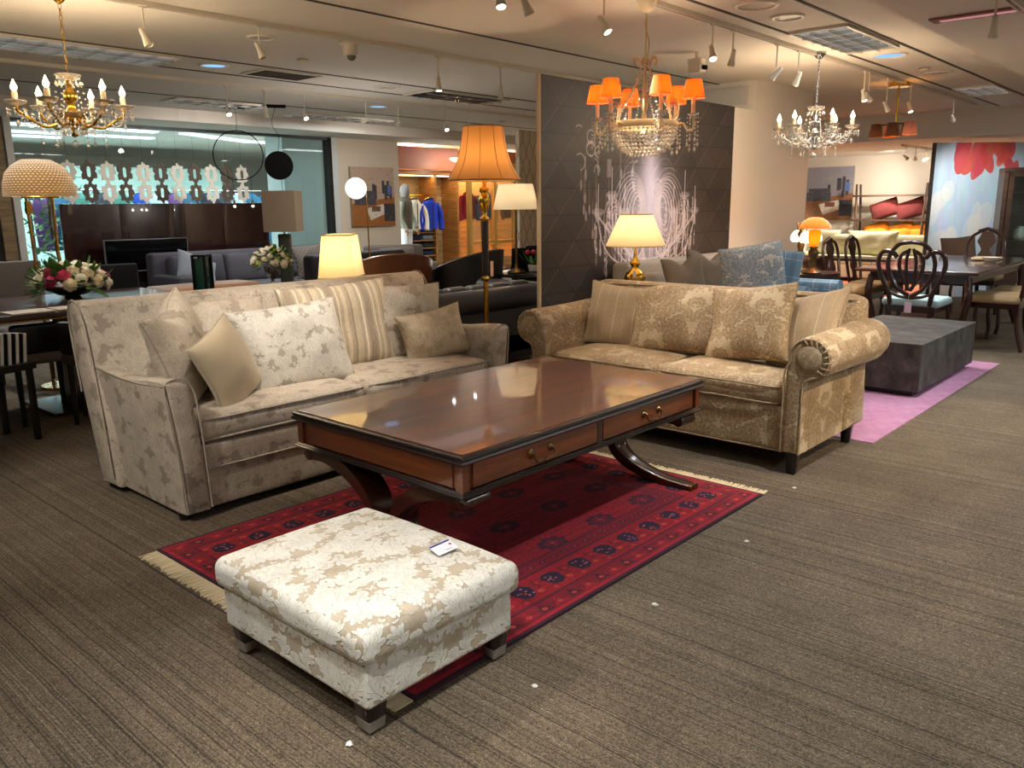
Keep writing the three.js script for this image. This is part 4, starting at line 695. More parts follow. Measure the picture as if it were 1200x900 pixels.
// ================================================================ GREY BLOCK, PINK RUG
const concrete = (() => { const t = dataTex(512, 512, (i, j) => { const v = (tn(i / 40, j / 40, 13, 13, 3) - .5) * 40 + (tn(i / 9, j / 12, 57, 43, 4) - .5) * 22 + (h3(i, j, 7) - .5) * 12; return [clamp8(60 + v), clamp8(58 + v), clamp8(54 + v)]; }); return M({ map: rep(t, 1.3, 1.3), roughness: .6 }); })();
{ const t = thing('display_block', 'low slate-grey display block on the pink rug', 'platform', [6.97, 0, -2.06]); part('slab', muv(softBox(1.49, .35, .77, .006, { seg: 4, uv: false })).translate(0, .2225, 0), concrete, t); part('plinth', bx(1.36, .044, .66, 0, .0275, 0), W_.black, t); }
{ const tx = dataTex(256, 256, (i, j) => { const v = (h3(i, j, 3) - .5) * 26 + (tn(i / 20, j / 20, 13, 13, 2) - .5) * 16; return [clamp8(158 + v), clamp8(112 + v), clamp8(142 + v)]; }); solo('pink_rug', 'plain mauve-pink rug under the slate-grey block', 'rug', muv(new THREE.BoxGeometry(3.18, .005, .93).translate(0, .0028, 0)), M({ map: rep(tx, .5, .5), roughness: .95 }), [6.47, 0, -1.995]); }
// ================================================================ DINING SET (right)
{
  const t = thing('dining_table', 'long dark mahogany dining table beside shield-back chairs', 'table', [9.75, 0, -2.42]); part('top', softBox(2.55, .035, 1.12, .012, { seg: 8 }).translate(0, .735, 0), W_.red, t); part('apron', bx(2.3, .09, .9, 0, .67, 0), W_.red, t); for (const sx of [-1, 1]) for (const sz of [-1, 1]) part('leg', tube([[sx * 1.12, .68, sz * .44], [sx * 1.14, .5, sz * .46], [sx * 1.09, .2, sz * .41], [sx * 1.13, .02, sz * .45]], .035, 24), W_.red, t);
  const g = 'dining chairs around the mahogany table', tan = cloth(0xa08c6c);
  shieldChair('heart-back mahogany dining chair with blue pad and hanging tag by the grey block', [8.22, 0, -2.3], Math.PI / 2, g, { tag: true });
  shieldChair('vase-splat dining chair on the far long side of the table near the lamps', [8.95, 0, -3.14], 0, g, { splat: true, pad: tan, h: 1.0 });
  shieldChair('vase-splat dining chair half hidden by the heart-back chair', [9.6, 0, -3.14], 0, g, { splat: true, pad: tan, h: 1.0 });
  shieldChair('vase-splat dining chair at the far end of the mahogany table', [11.3, 0, -2.5], -Math.PI / 2, g, { splat: true, pad: tan, h: 1.04 });
  const c = shieldChair('tan-padded dining chair on the near long side with a big tag on its back', [8.95, 0, -1.78], Math.PI, g, { splat: true, pad: tan, h: 1.04 }); const tg = part('price_tag', bx(.12, .12, .002, .02, .4, -.3), M({ color: 0xd6c6d8, roughness: .6 }), c, 'square lilac price tag'); tg.rotation.z = .5;
  shieldChair('tan-padded dining chair next along the near long side of the table', [9.65, 0, -1.72], Math.PI, g, { splat: true, pad: tan, h: 1.04 });
  const n = thing('place_setting', 'folded cloths and a small bowl on the mahogany table', 'tableware', [10.3, .7525, -2.2]); part('napkin', softBox(.34, .03, .24, .012, { seg: 6, noise: .006 }).translate(0, .017, 0), cloth(0xc8b890), n); part('bowl', lathe([[0, 0], [.05, .004], [.09, .05], [.085, .05], [.045, .012], [0, .01]], 24).translate(-.3, 0, .1), white, n);
}
// ================================================================ RIGHT BACKGROUND
{
  const inter = (seed, warm) => canvasTex(512, 512, (x, W, H) => { const r = rng(seed); const g = x.createLinearGradient(0, 0, 0, H); x.fillStyle = warm ? '#b9a08c' : '#8d8a92'; x.fillRect(0, 0, W, H); x.fillStyle = warm ? '#9a5f2c' : '#8a5a34'; x.beginPath(); x.moveTo(0, H * .62); x.lineTo(W, H * .5); x.lineTo(W, H); x.lineTo(0, H); x.fill(); x.fillStyle = '#3c3a40'; for (let k = 0; k < 6; k++) x.fillRect(W * (.45 + r() * .45), H * (.18 + r() * .2), W * .06, H * (.2 + r() * .12)); x.fillStyle = '#47464c'; x.fillRect(W * .06, H * .48, W * .5, H * .16); x.fillRect(W * .1, H * .4, W * .44, H * .1); x.fillStyle = '#d9cfc2'; x.beginPath(); x.moveTo(W * .32, H * .7); x.lineTo(W * .72, H * .62); x.lineTo(W * .8, H * .78); x.lineTo(W * .42, H * .9); x.fill(); x.fillStyle = '#6d4a34'; x.fillRect(W * .45, H * .66, W * .2, H * .09); x.fillStyle = '#34333a'; x.fillRect(W * .74, H * .62, W * .26, H * .3); x.fillStyle = '#5470b0'; x.fillRect(W * .84, H * .3, W * .08, H * .16); for (let k = 0; k < 260; k++) { x.fillStyle = css(60 + r() * 160, 60 + r() * 140, 60 + r() * 130, .22); x.fillRect(r() * W, r() * H, 4 + r() * 30, 3 + r() * 14); } });
  picture('wall_picture', 'large print of a living room on the cream far wall by the shelves', 'picture', 1.0, 1.05, .05, inter(3, false), [16.96, 1.56, -6.6], -Math.PI / 2, M({ color: 0xb8a890, roughness: .8 }));
  picture('wall_picture', 'print of a dark living room on the cream wall behind the globe lamp', 'picture', .92, .98, .05, inter(8, true), [9.07, 1.565, -11.33], 0, M({ color: 0x8a7a68, roughness: .8 }));
  // rack with cushions
  const t = thing('ladder_shelf', 'walnut ladder shelf with two boards against the far wall', 'shelf', [16.45, 0, -5.2], -Math.PI / 2);
  for (const s of [-1, 1]) for (const k of [-1, 1]) part('post', tube([[s * .62 + k * .0, .005, k * .2], [s * .6, 1.0, k * .13], [s * .63, 1.72, k * .1]], .022, 12), W_.walnut, t); 
  for (const y of [.62, 1.05, 1.5]) part('board', bx(1.36, .035, .3, 0, y, 0), W_.walnut, t);
  const red = cloth(0x48140e), org = cloth(0xc06a14);
  pillow('dark red patterned cushion tilted on the upper board of the shelf', .5, .34, .16, red, [16.4, 1.25, -5.3], [-1.57, -.3, .35], 'cushions on the ladder shelf', { seed: 71 }); pillow('dark red patterned cushion leaning on its twin at the shelf post', .5, .36, .16, red, [16.42, 1.25, -4.85], [-1.57, -.3, .35], 'cushions on the ladder shelf', { seed: 72 });
  for (const [z, l] of [[-5.4, 'orange cushion at the open end of the lower shelf board'], [-4.95, 'orange cushion in the middle of the lower shelf board'], [-4.6, 'orange cushion at the post end of the lower shelf board']]) pillow(l, .46, .38, .15, org, [16.4, .83, z], [-1.57, -.25, .4], 'cushions on the ladder shelf', { seed: 75 });
  const oliveM = cloth(0xb8ac84);
  simpleSofa('sofa', 'pale olive sofa with boxy cushions before the far shelf', 2.6, .9, .62, .42, .5, oliveM, [15.4, 0, -5.0], -Math.PI / 2, { n: 2 });
  pillow('pale olive back cushion on the far sofa beside the lamps', .62, .46, .16, oliveM, [15.55, .66, -6.1], [-1.57, -.3, 0], 'cushions on the olive sofa', { seed: 81 }); pillow('pale olive back cushion on the far sofa before the shelf', .9, .46, .18, oliveM, [15.5, .66, -5.2], [-1.57, -.3, 0], 'cushions on the olive sofa', { seed: 82 });
  const ct = thing('low_table', 'low dark coffee table before the olive sofa', 'table', [13.6, 0, -4.7]); part('top', bx(.7, .04, 1.5, 0, .5, 0), W_.walnut, ct); for (const sx of [-1, 1]) for (const sz of [-1, 1]) part('leg', bx(.05, .48, .05, sx * .28, .24, sz * .65), W_.black, ct);
  solo('orange_rug', 'terracotta rug under the far low table', 'rug', bx(2.6, .008, 3.4, 0, .0045, 0), M({ color: 0xa84a20, roughness: .95 }), [13.9, 0, -5.0]);
  // painted screen
  const scr = canvasTex(1024, 1400, (x, W, H) => { const r = rng(4); x.fillStyle = '#b9cbd6'; x.fillRect(0, 0, W, H); for (let k = 0; k < 500; k++) { x.fillStyle = css(150 + r() * 90, 180 + r() * 60, 200 + r() * 50, .16); x.fillRect(r() * W, r() * H, 10 + r() * 60, 60 + r() * 300); } x.fillStyle = '#e4ded2'; for (let k = 0; k < 16; k++) { x.globalAlpha = .5; x.beginPath(); x.ellipse(r() * W, H * (.3 + r() * .7), 60 + r() * 60, 90 + r() * 120, r(), 0, 7); x.fill(); } x.globalAlpha = 1; for (const [px, py, w, h] of [[.32, .08, .16, .2], [.5, .1, .15, .26], [.78, .06, .12, .16], [.86, .18, .09, .12], [.64, .02, .1, .12]]) for (let k = 0; k < 9; k++) { x.fillStyle = css(196 + r() * 24, 70 + r() * 30, 64 + r() * 26, .9); x.beginPath(); x.ellipse(W * (px + (r() - .5) * w), H * (py + (r() - .5) * h * .7), W * w * .4, H * h * .4, r() - .5, 0, 7); x.fill(); } });
  const s = picture('painted_screen', 'tall pale blue screen painted with coral red petals', 'screen', 1.35, 2.2, .1, scr, [13.55, 1.105, -3.15], -.75, M({ color: 0x3a3532, roughness: .6 })); 
  const cb = thing('display_cabinet', 'tall dark wood cabinet with glazed door beside the painted screen', 'cabinet', [13.2, 0, -2.3], -1.2); part('carcass', [bx(.9, .06, .42, 0, 1.79, 0), bx(.9, .5, .42, 0, .25, 0), bx(.05, 1.3, .42, -.425, 1.13, 0), bx(.05, 1.3, .42, .425, 1.13, 0), bx(.9, 1.3, .02, 0, 1.13, -.2)], W_.walnut, cb); const dr = part('door_frame', [bx(.06, 1.26, .03, -.36, 1.13, .21), bx(.06, 1.26, .03, .36, 1.13, .21), bx(.78, .06, .03, 0, 1.73, .21), bx(.78, .06, .03, 0, .53, .21)], W_.walnut, cb); part('pane', bx(.66, 1.14, .004, 0, 1.13, .205), paneGlass, dr); for (const y of [.85, 1.2, 1.5]) part('glass_shelf', bx(.84, .01, .34, 0, y, 0), W_.walnut, cb);
  for (const [x, y, c, l] of [[-.15, .857, 0xd8d2c4, 'white jar on the lowest shelf of the dark cabinet'], [.1, 1.207, 0xc46a3a, 'terracotta jar on the middle shelf of the dark cabinet'], [0, 1.507, 0xe2ded6, 'pale jar on the top shelf of the dark cabinet']]) { const q = V(x, 0, 0).applyAxisAngle(V(0, 1, 0), -1.2); solo('jar', l, 'jar', lathe([[0, 0], [.06, 0], [.08, .06], [.07, .14], [.04, .17], [.045, .19], [0, .19]], 20), M({ color: c, roughness: .3 }), [13.2 + q.x, y, -2.3 + q.z]); }
  pillow('brown cushion propped near the painted screen', .42, .42, .16, cloth(0x6e5a4c), [12.2, .72, -2.95], [-1.1, -.25, .1], undefined, { seed: 90 }); const st = thing('upholstered_stool', 'low dark stool carrying the brown cushion near the painted screen', 'stool', [12.2, 0, -2.98]); part('seat', softBox(.6, .2, .6, .04, { seg: 6 }).translate(0, .4, 0), cloth(0x2a2626), st); for (const sx of [-1, 1]) for (const sz of [-1, 1]) part('leg', bx(.04, .3, .04, sx * .24, .15, sz * .24), W_.black, st);
}
// ================================================================ CENTRE BACKGROUND
{ // dark chesterfield, back towards the camera
  const m = MP({ color: 0x322f31, roughness: .42, clearcoat: .15, clearcoatRoughness: .4 }), t = thing('chesterfield_sofa', 'charcoal leather chesterfield seen from behind beside the mural wall', 'sofa', [4.85, 0, -5.12], Math.PI);
  part('base', softBox(1.9, .3, .8, .04, { seg: 8 }).translate(0, .22, 0), m, t);
  const o = []; for (let k = 0; k <= 20; k++) { const a = 3.5 - k / 20 * 4.9; o.push([-.34 - Math.cos(a) * -.105, .6 + Math.sin(a) * .105]); } o.push([-.3, .4], [-.3, .1], [-.4, .1], [-.42, .45]); 
  const prof = []; prof.push([-.28, .08], [-.27, .42], [-.26, .56]); for (let k = 0; k <= 16; k++) { const a = .1 + k / 16 * 4.3; prof.push([-.36 + Math.cos(a) * .1, .62 + Math.sin(a) * .1]); } prof.push([-.4, .4], [-.4, .08]);
  part('backrest', sweep(prof, [[-.95, .03], [-.94, .01], [-.9, 0], [-.4, 0], [.4, 0], [.9, 0], [.94, .01], [.95, .03]], (a, b, x) => V(x, b, a), .9), m, t);
  for (const s of [-1, 1]) part('arm', [softBox(.12, .52, .76, .03, { seg: 6 }).translate(s * .85, .34, .02), muv(cyl(.1, .1, .78, 0, 0, 0, 24).rotateX(Math.PI / 2).translate(s * .87, .62, .02))], m, t);
  for (let i = 0; i < 6; i++) for (let j = 0; j < 2; j++) part('tuft', softBox(.26, .17, .13, .055, { seg: 8, crownZ: .02 }).translate(-.65 + i * .26, .5 + j * .16, -.24), m, t);
  part('seat_cushion', softBox(1.56, .16, .6, .05, { seg: 10, crown: .02 }).translate(0, .44, .1), m, t);
  for (const sx of [-1, 1]) for (const sz of [-1, 1]) part('foot', sph(.04, sx * .85, .04, sz * .33), W_.black, t);
}
simpleSofa('sofa', 'black leather sofa before the cream wall', 1.5, .85, .88, .42, .6, MP({ color: 0x17181b, roughness: .35 }), [6.1, 0, -7.6], .1, { n: 2 });
function shellChair(label, mat, pos, turn) { // curved high-sided shell
  const t = thing('shell_chair', label, 'chair', pos, turn); const rings = [];
  for (let k = 0; k <= 24; k++) { const a = -2.5 + k / 24 * 5, s = Math.cos(a * .5), top = .62 + .34 * Math.max(0, s) ** 1.2, x = Math.sin(a) * .34, z = -Math.cos(a) * .36, nx = Math.sin(a), nz = -Math.cos(a); rings.push([V(x, .3, z), V(x * 1.04, (top + .3) / 2, z * 1.06), V(x * 1.1, top, z * 1.12), V(x * 1.1 - nx * .02, top + .012, z * 1.12 - nz * .02), V(x * 1.04 - nx * .05, (top + .3) / 2, z * 1.06 - nz * .05), V(x - nx * .05, .3, z - nz * .05)]); }
  part('shell', loft(rings, .9), mat, t); part('seat_cushion', softBox(.54, .14, .56, .05, { seg: 8, crown: .02 }).translate(0, .4, .04), mat, t); for (const sx of [-1, 1]) for (const sz of [-1, 1]) part('leg', cyl(.014, .02, .31, sx * .22, .155, sz * .22, 10), W_.black, t); return t;
}
shellChair('brown leather shell chair with a high curved side', MP({ color: 0x6e3f1e, roughness: .4 }), [5.28, 0, -6.3], 2.6); shellChair('charcoal shell chair beside the brown leather one', MP({ color: 0x2b2a2b, roughness: .5 }), [6.02, 0, -6.05], 3.4);
{
  const t = thing('round_glass_table', 'round smoked glass table behind the floor lamp', 'table', [6.75, 0, -6.35]); part('glass_top', cyl(.36, .36, .012, 0, .724, 0, 40), MP({ color: 0x14161a, roughness: .05 }), t); part('pedestal', lathe([[0, 0], [.22, 0], [.22, .02], [.05, .05], [.05, .69], [.15, .716], [0, .716]], 24), W_.black, t);
  const d = thing('dome_lamp', 'small lit white dome lamp on the round glass table', 'lamp', [6.52, .7305, -6.42]); part('lamp_dome', lathe([[0, .1], [.04, .093], [.065, .07], [.075, .03], [.07, .02]], 24), MP({ color: 0xffffff, emissive: 0xfff4e0, emissiveIntensity: 3 }), d); part('base', cyl(.05, .05, .02, 0, .0105, 0, 20), white, d); pointIn(d, 0, .05, 0, NEUTRAL, .12, 2);
  for (const [x, z, r, l] of [[6.55, -5.72, 2.7, 'black high-back dining chair behind the mural edge'], [6.95, -5.95, 2.9, 'second black high-back dining chair by the ogee wallpaper']]) { const c = thing('dining_chair', l, 'chair', [x, 0, z], r, 'black high-back chairs'); part('backrest', softBox(.44, .55, .05, .02, { seg: 6 }).translate(0, .7, -.2), black, c); part('seat', softBox(.45, .08, .44, .03, { seg: 6 }).translate(0, .45, 0), black, c); for (const sx of [-1, 1]) for (const sz of [-1, 1]) part('leg', bx(.03, .42, .03, sx * .19, .21, sz * .18), black, c); }
  leafPlant('small potted fern with a red flower on the table edge', [6.36, .745, -5.42], .16, 14, 7, 0xb02030);
}
function leafGeo(L, w) { const g = new THREE.PlaneGeometry(w, L, 2, 4); const p = g.attributes.position; for (let i = 0; i < p.count; i++) { const v = p.getY(i) / L + .5, u = p.getX(i) / w; p.setX(i, u * w * Math.sin(Math.PI * Math.min(.97, .08 + v * .9)) * 1.1); p.setZ(i, .12 * L * Math.sin(v * 3) - Math.abs(u) * w * .25); p.setY(i, v * L); } g.computeVertexNormals(); return g; }
function leafPlant(label, pos, size, n, seed, flower) {
  const t = thing('potted_plant', label, 'plant', pos), r = rng(seed); part('pot', lathe([[0, 0], [size * .3, 0], [size * .38, size * .4], [size * .34, size * .4], [0, size * .36]], 18), white, t); const lm = MP({ color: 0x3e6a34, roughness: .6, side: THREE.DoubleSide });
  for (let k = 0; k < n; k++) { const m = part('leaf', leafGeo(size * (.9 + r() * .6), size * .2), lm, t); m.position.y = size * .36; m.rotation.set(.5 + r() * .7, r() * 6.283, 0, 'YXZ'); } if (flower) for (let k = 0; k < 3; k++) part('flower', sph(size * .16, (r() - .5) * size, size * (.9 + r() * .4), (r() - .5) * size, 8, 6), M({ color: flower, roughness: .7 }), t); return t;
}
// ---------------------------------------------------------------- menswear shop across the passage (z about -12.6)
{
  const zs = -12.6, amberW = W_.honey;
  const t = thing('shop_shelving', 'honey-wood clothes shelving of the lit menswear shop', 'shelving', [11.55, 0, zs - .3]);
  part('back_panel', bx(1.7, 2.05, .03, 0, 1.03, -.25), W_.pale, t); for (const x of [-.85, .22, .85]) part('upright', bx(.05, 2.05, .5, x, 1.03, 0), amberW, t); for (let k = 0; k < 6; k++) part('shelf_board', bx(1.02, .02, .46, -.31, .25 + k * .155, 0), amberW, t); part('top_board', bx(1.8, .08, .52, 0, 2.07, 0), amberW, t); part('hang_rail', poly([[-.8, 1.62, .05], [.8, 1.62, .05]], .012), brass, t);
  const st = glow(0xffd9a0, 4); part('strip_lamp', bx(1.5, .02, .03, 0, 2.0, .2), st, t); const l = new THREE.RectAreaLight(0xffd9a0, 22, 1.5, .06); l.position.set(0, 1.985, .2); l.rotation.x = -Math.PI / 2; t.add(l);
  const cn = ['slate navy', 'mustard', 'royal blue', 'pale blue', 'rose pink', 'white', 'bottle green', 'midnight', 'steel blue', 'charcoal', 'grey']; const r = rng(12), cols = [0x27304a, 0xc9a23c, 0x2f3f77, 0x9bb0c8, 0xb06a86, 0xd8d8d4, 0x22342c, 0x1d2438, 0x6e7f96, 0x3a3a40, 0x8d98a8];
  for (let k = 0; k < 5; k++) for (let i = 0; i < 3; i++) { const c = cols[Math.floor(r() * cols.length)]; solo('folded_sweater', `folded ${cn[cols.indexOf(c)]} garment on the honey-wood shelves of the menswear shop`, 'clothes', softBox(.28, .09, .32, .025, { seg: 5 }).translate(0, .046, 0), cloth(c), [11.55 - .31 - .34 + i * .34, .261 + k * .155, zs - .26], 0, 'folded garments on the shop shelves'); }
  const jacket = (label, c, x, c2, yh) => { const j = thing('hanging_jacket', label, 'jacket', [x, 0, zs - .1]); const o = [], m = cloth(c); 
    const body = [[.2, .95], [.235, 1.1], [.23, 1.3], [.21, 1.42], [.12, 1.5], [.07, 1.53]]; const rings = body.map(([w, y]) => { const q = []; for (let k = 0; k < 16; k++) { const a = k / 16 * 6.283; q.push(V(Math.cos(a) * w, y, Math.sin(a) * (.09 + .02 * Math.sin(y * 9)))); } return q; }); part('body', loft(rings, 1), m, j); for (const s of [-1, 1]) part('sleeve', tube([[s * .19, 1.44, 0], [s * .27, 1.3, .02], [s * .3, 1.1, .03], [s * .27, .93, .06]], .06, 16, 10), m, j); part('collar', new THREE.TorusGeometry(.075, .022, 8, 18).rotateX(1.3).translate(0, 1.53, 0), c2 ? cloth(c2) : m, j); part('placket', bx(.02, .5, .01, 0, 1.2, .115), c2 ? cloth(c2) : m, j); part('hanger', poly([[-.14, 1.52, 0], [0, 1.58, 0], [.14, 1.52, 0]], .008), brass, j); return j; };
  jacket('cream bomber jacket hanging in the menswear shop', 0xd8cfc0, 11.2, 0x4a3a34); jacket('bright blue zip jacket hanging in the menswear shop', 0x1e34a0, 11.62, 0x20222c);
  // mannequin: one body skin
  const mq = thing('mannequin', 'grey hooded mannequin in white trousers at the shop opening', 'mannequin', [10.55, .25, -12.2], .5);
  const ell = (w, d, y, cx = 0, cz = 0) => { const q = []; for (let k = 0; k < 16; k++) { const a = k / 16 * 6.283; q.push(V(cx + Math.cos(a) * w, y, cz + Math.sin(a) * d)); } return q; };
  part('trousers', [loft([ell(.15, .11, .85), ell(.16, .115, .75), ell(.155, .11, .68)], 1), loft([ell(.085, .095, .74, -.075), ell(.07, .075, .4, -.09), ell(.06, .065, .02, -.1)], 1), loft([ell(.085, .095, .74, .075), ell(.07, .075, .4, .1), ell(.06, .065, .02, .12)], 1)], cloth(0xd9dade), mq);
  part('jacket', [loft([ell(.16, .12, .72), ell(.16, .12, .9), ell(.185, .13, 1.1), ell(.21, .12, 1.22), ell(.1, .09, 1.31), ell(.06, .07, 1.33)], 1)], cloth(0x5e564c), mq); for (const s of [-1, 1]) { part('sleeve', tube([[s * .19, 1.22, 0], [s * .28, 1.05, 0], [s * .34, .9, .03], [s * .31, .74, .1]], .052, 18, 10), cloth(0x9aa092), mq); part('hand', [sph(.036, s * .3, .69, .12, 10, 8), ...[0, 1, 2, 3].map((k) => tube([[s * .3 + (k - 1.5) * .016, .68, .13], [s * .3 + (k - 1.5) * .017, .64 - (k === 1 ? .008 : 0), .14], [s * .3 + (k - 1.5) * .016, .61 - (k === 1 ? .01 : 0), .13]], .0085, 6, 6)), tube([[s * .27, .69, .13], [s * .255, .66, .15]], .009, 5, 6)], cloth(0xb08a68), mq); }; part('head', loft([ell(.05, .05, 1.3), ell(.08, .09, 1.37), ell(.085, .1, 1.45), ell(.07, .085, 1.52), ell(.03, .04, 1.56)], 1), cloth(0x8d8a88), mq); part('stand', cyl(.22, .22, .02, 0, -.24, 0, 24), steel, mq); part('stand_pole', cyl(.012, .012, .26, 0, -.11, 0, 8), steel, mq);
  // brass and amber glazed shopfront
  const f = thing('glazed_shopfront', 'brass-framed glass shopfront of the amber lit shop', 'shopfront', [14.2, 0, zs + .1]);
  for (const x of [-1.62, -.85, -.2, .55, 1.3, 2.0]) part('mullion', bx(.09, 2.3, .09, x, 1.15, 0), brassDull, f); for (const y of [.62, 2.15]) part('transom', bx(3.7, .07, .08, .2, y, 0), brassDull, f); for (let k = 0; k < 5; k++) part('pane', bx(.6, 1.4, .008, -1.25 + k * .74, 1.38, 0), paneGlass, f); part('plinth', bx(3.7, .3, .12, .2, .15, 0), W_.honey, f);
  const b = struct('wall_shop', bx2(10.4, 18.8, 0, 2.6, -14.1, -14.0), W_.honey); struct('trim_10', bx2(10.3, 18.8, 2.12, 2.55, zs - .1, zs + .05), M({ color: 0x8a4422, roughness: .5 }));
  for (const [x, c, l] of [[13.35, 0x6a1a24, 'dark red coat inside the glazed shop'], [13.9, 0x2c4460, 'slate blue coat inside the glazed shop'], [15.2, 0x1f2a4c, 'navy suit inside the glazed shop'], [14.75, 0x5c4638, 'brown coat inside the glazed shop']]) { const j = jacket(l, c, x); j.position.z = zs - .7; j.position.y = .15; }
  for (const [x, z] of [[11.5, -13.0], [14.2, -13.4], [16.5, -13.4]]) { const d = thing('shop_downlight', 'warm ceiling light inside the shop across the passage', 'ceiling light', [x, 2.6, z], 0, 'shop ceiling lights'); part('lamp_disc', cyl(.15, .15, .01, 0, -.006, 0, 24), glow(WARM, 8), d); pointIn(d, 0, -.1, 0, WARM, 14, 4); }
  const ul = thing('uplight_bowl', 'lit alabaster bowl lamp hanging in the passage', 'ceiling light', [11.9, 2.25, -12.1]); part('lamp_bowl', lathe([[0, 0], [.1, .012], [.17, .05], [.18, .08]], 28), glow(0xfff0c8, 3), ul); part('rod', cyl(.008, .008, .3, 0, .2, 0, 8), brass, ul); pointIn(ul, 0, -.05, 0, WARM, .8, 3);
}
// ================================================================ LEFT BACKGROUND
{ // glossy dark divider
  const t = thing('wood_divider', 'long low glossy dark wood divider below the hanging ornaments', 'divider', [5.495, 0, -11.25]); const gm = MP({ color: 0x35120c, map: rep(grainTex, 1.6, 1.2), roughness: .25, clearcoat: 1, clearcoatRoughness: .03 });
  for (let k = 0; k < 4; k++) part('panel', softBox(.73, 1.475, .04, .004, { seg: 3, uv: true }).translate(-1.1025 + k * .736, .738, 0), gm, t);
}
{ // hanging ornaments
  const ornShape = (v) => { const n = 44, pts = []; for (let k = 0; k < n; k++) { const a = k / n * 6.283, q = 1 + (v ? .16 : .13) * Math.cos(a * (v ? 6 : 8) + (v ? .5 : 0)) + .07 * Math.cos(a * 14 + 1); pts.push([Math.sin(a) * .083 * q, Math.cos(a) * .11 * q]); } const s = shapeOf(pts); const h = []; for (let k = 0; k < 24; k++) { const a = k / 24 * 6.283; h.push(new THREE.Vector2(Math.sin(a) * .028 * (1 + .25 * Math.cos(a * 2)), Math.cos(a) * .06)); } s.holes.push(new THREE.Path(h)); return s; };
  const geos = [extrude(ornShape(0), .008, .002).scale(1.12, 1.1, 1), extrude(ornShape(1), .008, .002).scale(1.12, 1.1, 1)], mats = [M({ color: 0x57493c, roughness: .7 }), M({ color: 0xe2dccf, roughness: .7 })], wire = M({ color: 0x3a3a3a, roughness: .6 });
  [4.133, 4.377, 4.608, 4.825, 5.072, 5.303, 5.541, 5.787, 6.028, 6.264, 6.506].forEach((x, i) => { for (const [row, y] of [[0, 1.87], [1, 1.615]]) { const dark = i % 2 === 1; const t = thing('hanging_ornament', `${dark ? 'dark brown' : 'pale cream'} carved ornament in the ${row ? 'lower' : 'upper'} row hanging over the divider`, 'ornament', [x, y, -11.1], 0, `${dark ? 'dark' : 'pale'} ornaments in the ${row ? 'lower' : 'upper'} row`); part('cutout', geos[(i + row) % 2], mats[dark ? 0 : 1], t); part('wire', cyl(.0015, .0015, row ? .03 : .5, 0, row ? .125 : .36, .004, 5), wire, t); } });
}
// television, grey sofa, cushions
{ const t = thing('television', 'black flat television on a low stand before the wood divider', 'television', [4.95, 0, -10.95]); part('bezel', softBox(1.12, .42, .04, .006, { seg: 3 }).translate(0, .81, 0), M({ color: 0x6a6c70, roughness: .4 }), t); part('screen', bx(1.09, .39, .004, 0, .812, .0225), MP({ color: 0x060708, roughness: .08 }), t); part('stand', [bx(.3, .02, .2, 0, .43, 0), bx(.06, .2, .03, 0, .52, -.03)], black, t); part('cabinet', bx(1.5, .42, .4, 0, .21, 0), W_.black, t); }
const gS = cloth(0x62626a);
simpleSofa('sofa', 'long grey velvet sofa before the glossy divider', 2.6, .9, .86, .43, .6, gS, [5.95, 0, -9.95], 0, { n: 3 });
pillow('pale blue-grey cushion lying at the end of the grey velvet sofa', .5, .42, .16, cloth(0xaab0bc), [5.0, .66, -9.75], [.2, -.6, -.5], undefined, { seed: 95 });
{ const q = canvasTex(128, 128, (x) => { x.fillStyle = '#5a5048'; x.fillRect(0, 0, 128, 128); x.strokeStyle = '#7c7064'; x.lineWidth = 6; for (const s of [1, -1]) for (let k = -2; k < 4; k++) { x.beginPath(); x.moveTo(k * 64, s > 0 ? 0 : 128); x.lineTo(k * 64 + 128, s > 0 ? 128 : 0); x.stroke(); } }); const qm = M({ map: rep(q, .12, .12), roughness: .6 });
  pillow('brown quilted cushion at the far end of the grey velvet sofa', .46, .44, .16, qm, [6.62, .68, -9.7], [-.1, -.25, .1], undefined, { seed: 96 });
  simpleSofa('armchair', 'brown quilted armchair beside the grey velvet sofa', .9, .85, .84, .42, .62, qm, [7.95, 0, -9.35], -.4, { n: 1 }).userData.category = 'chair'; }
{ const t = thing('leather_bench', 'tan leather bench before the grey velvet sofa', 'bench', [4.35, 0, -8.35]); part('seat', softBox(1.1, .16, .5, .05, { seg: 8, crown: .01 }).translate(0, .53, 0), MP({ color: 0x7d4f2c, roughness: .45 }), t); for (const sx of [-1, 1]) for (const sz of [-1, 1]) part('leg', cyl(.018, .022, .46, sx * .46, .23, sz * .18, 10), W_.black, t); }
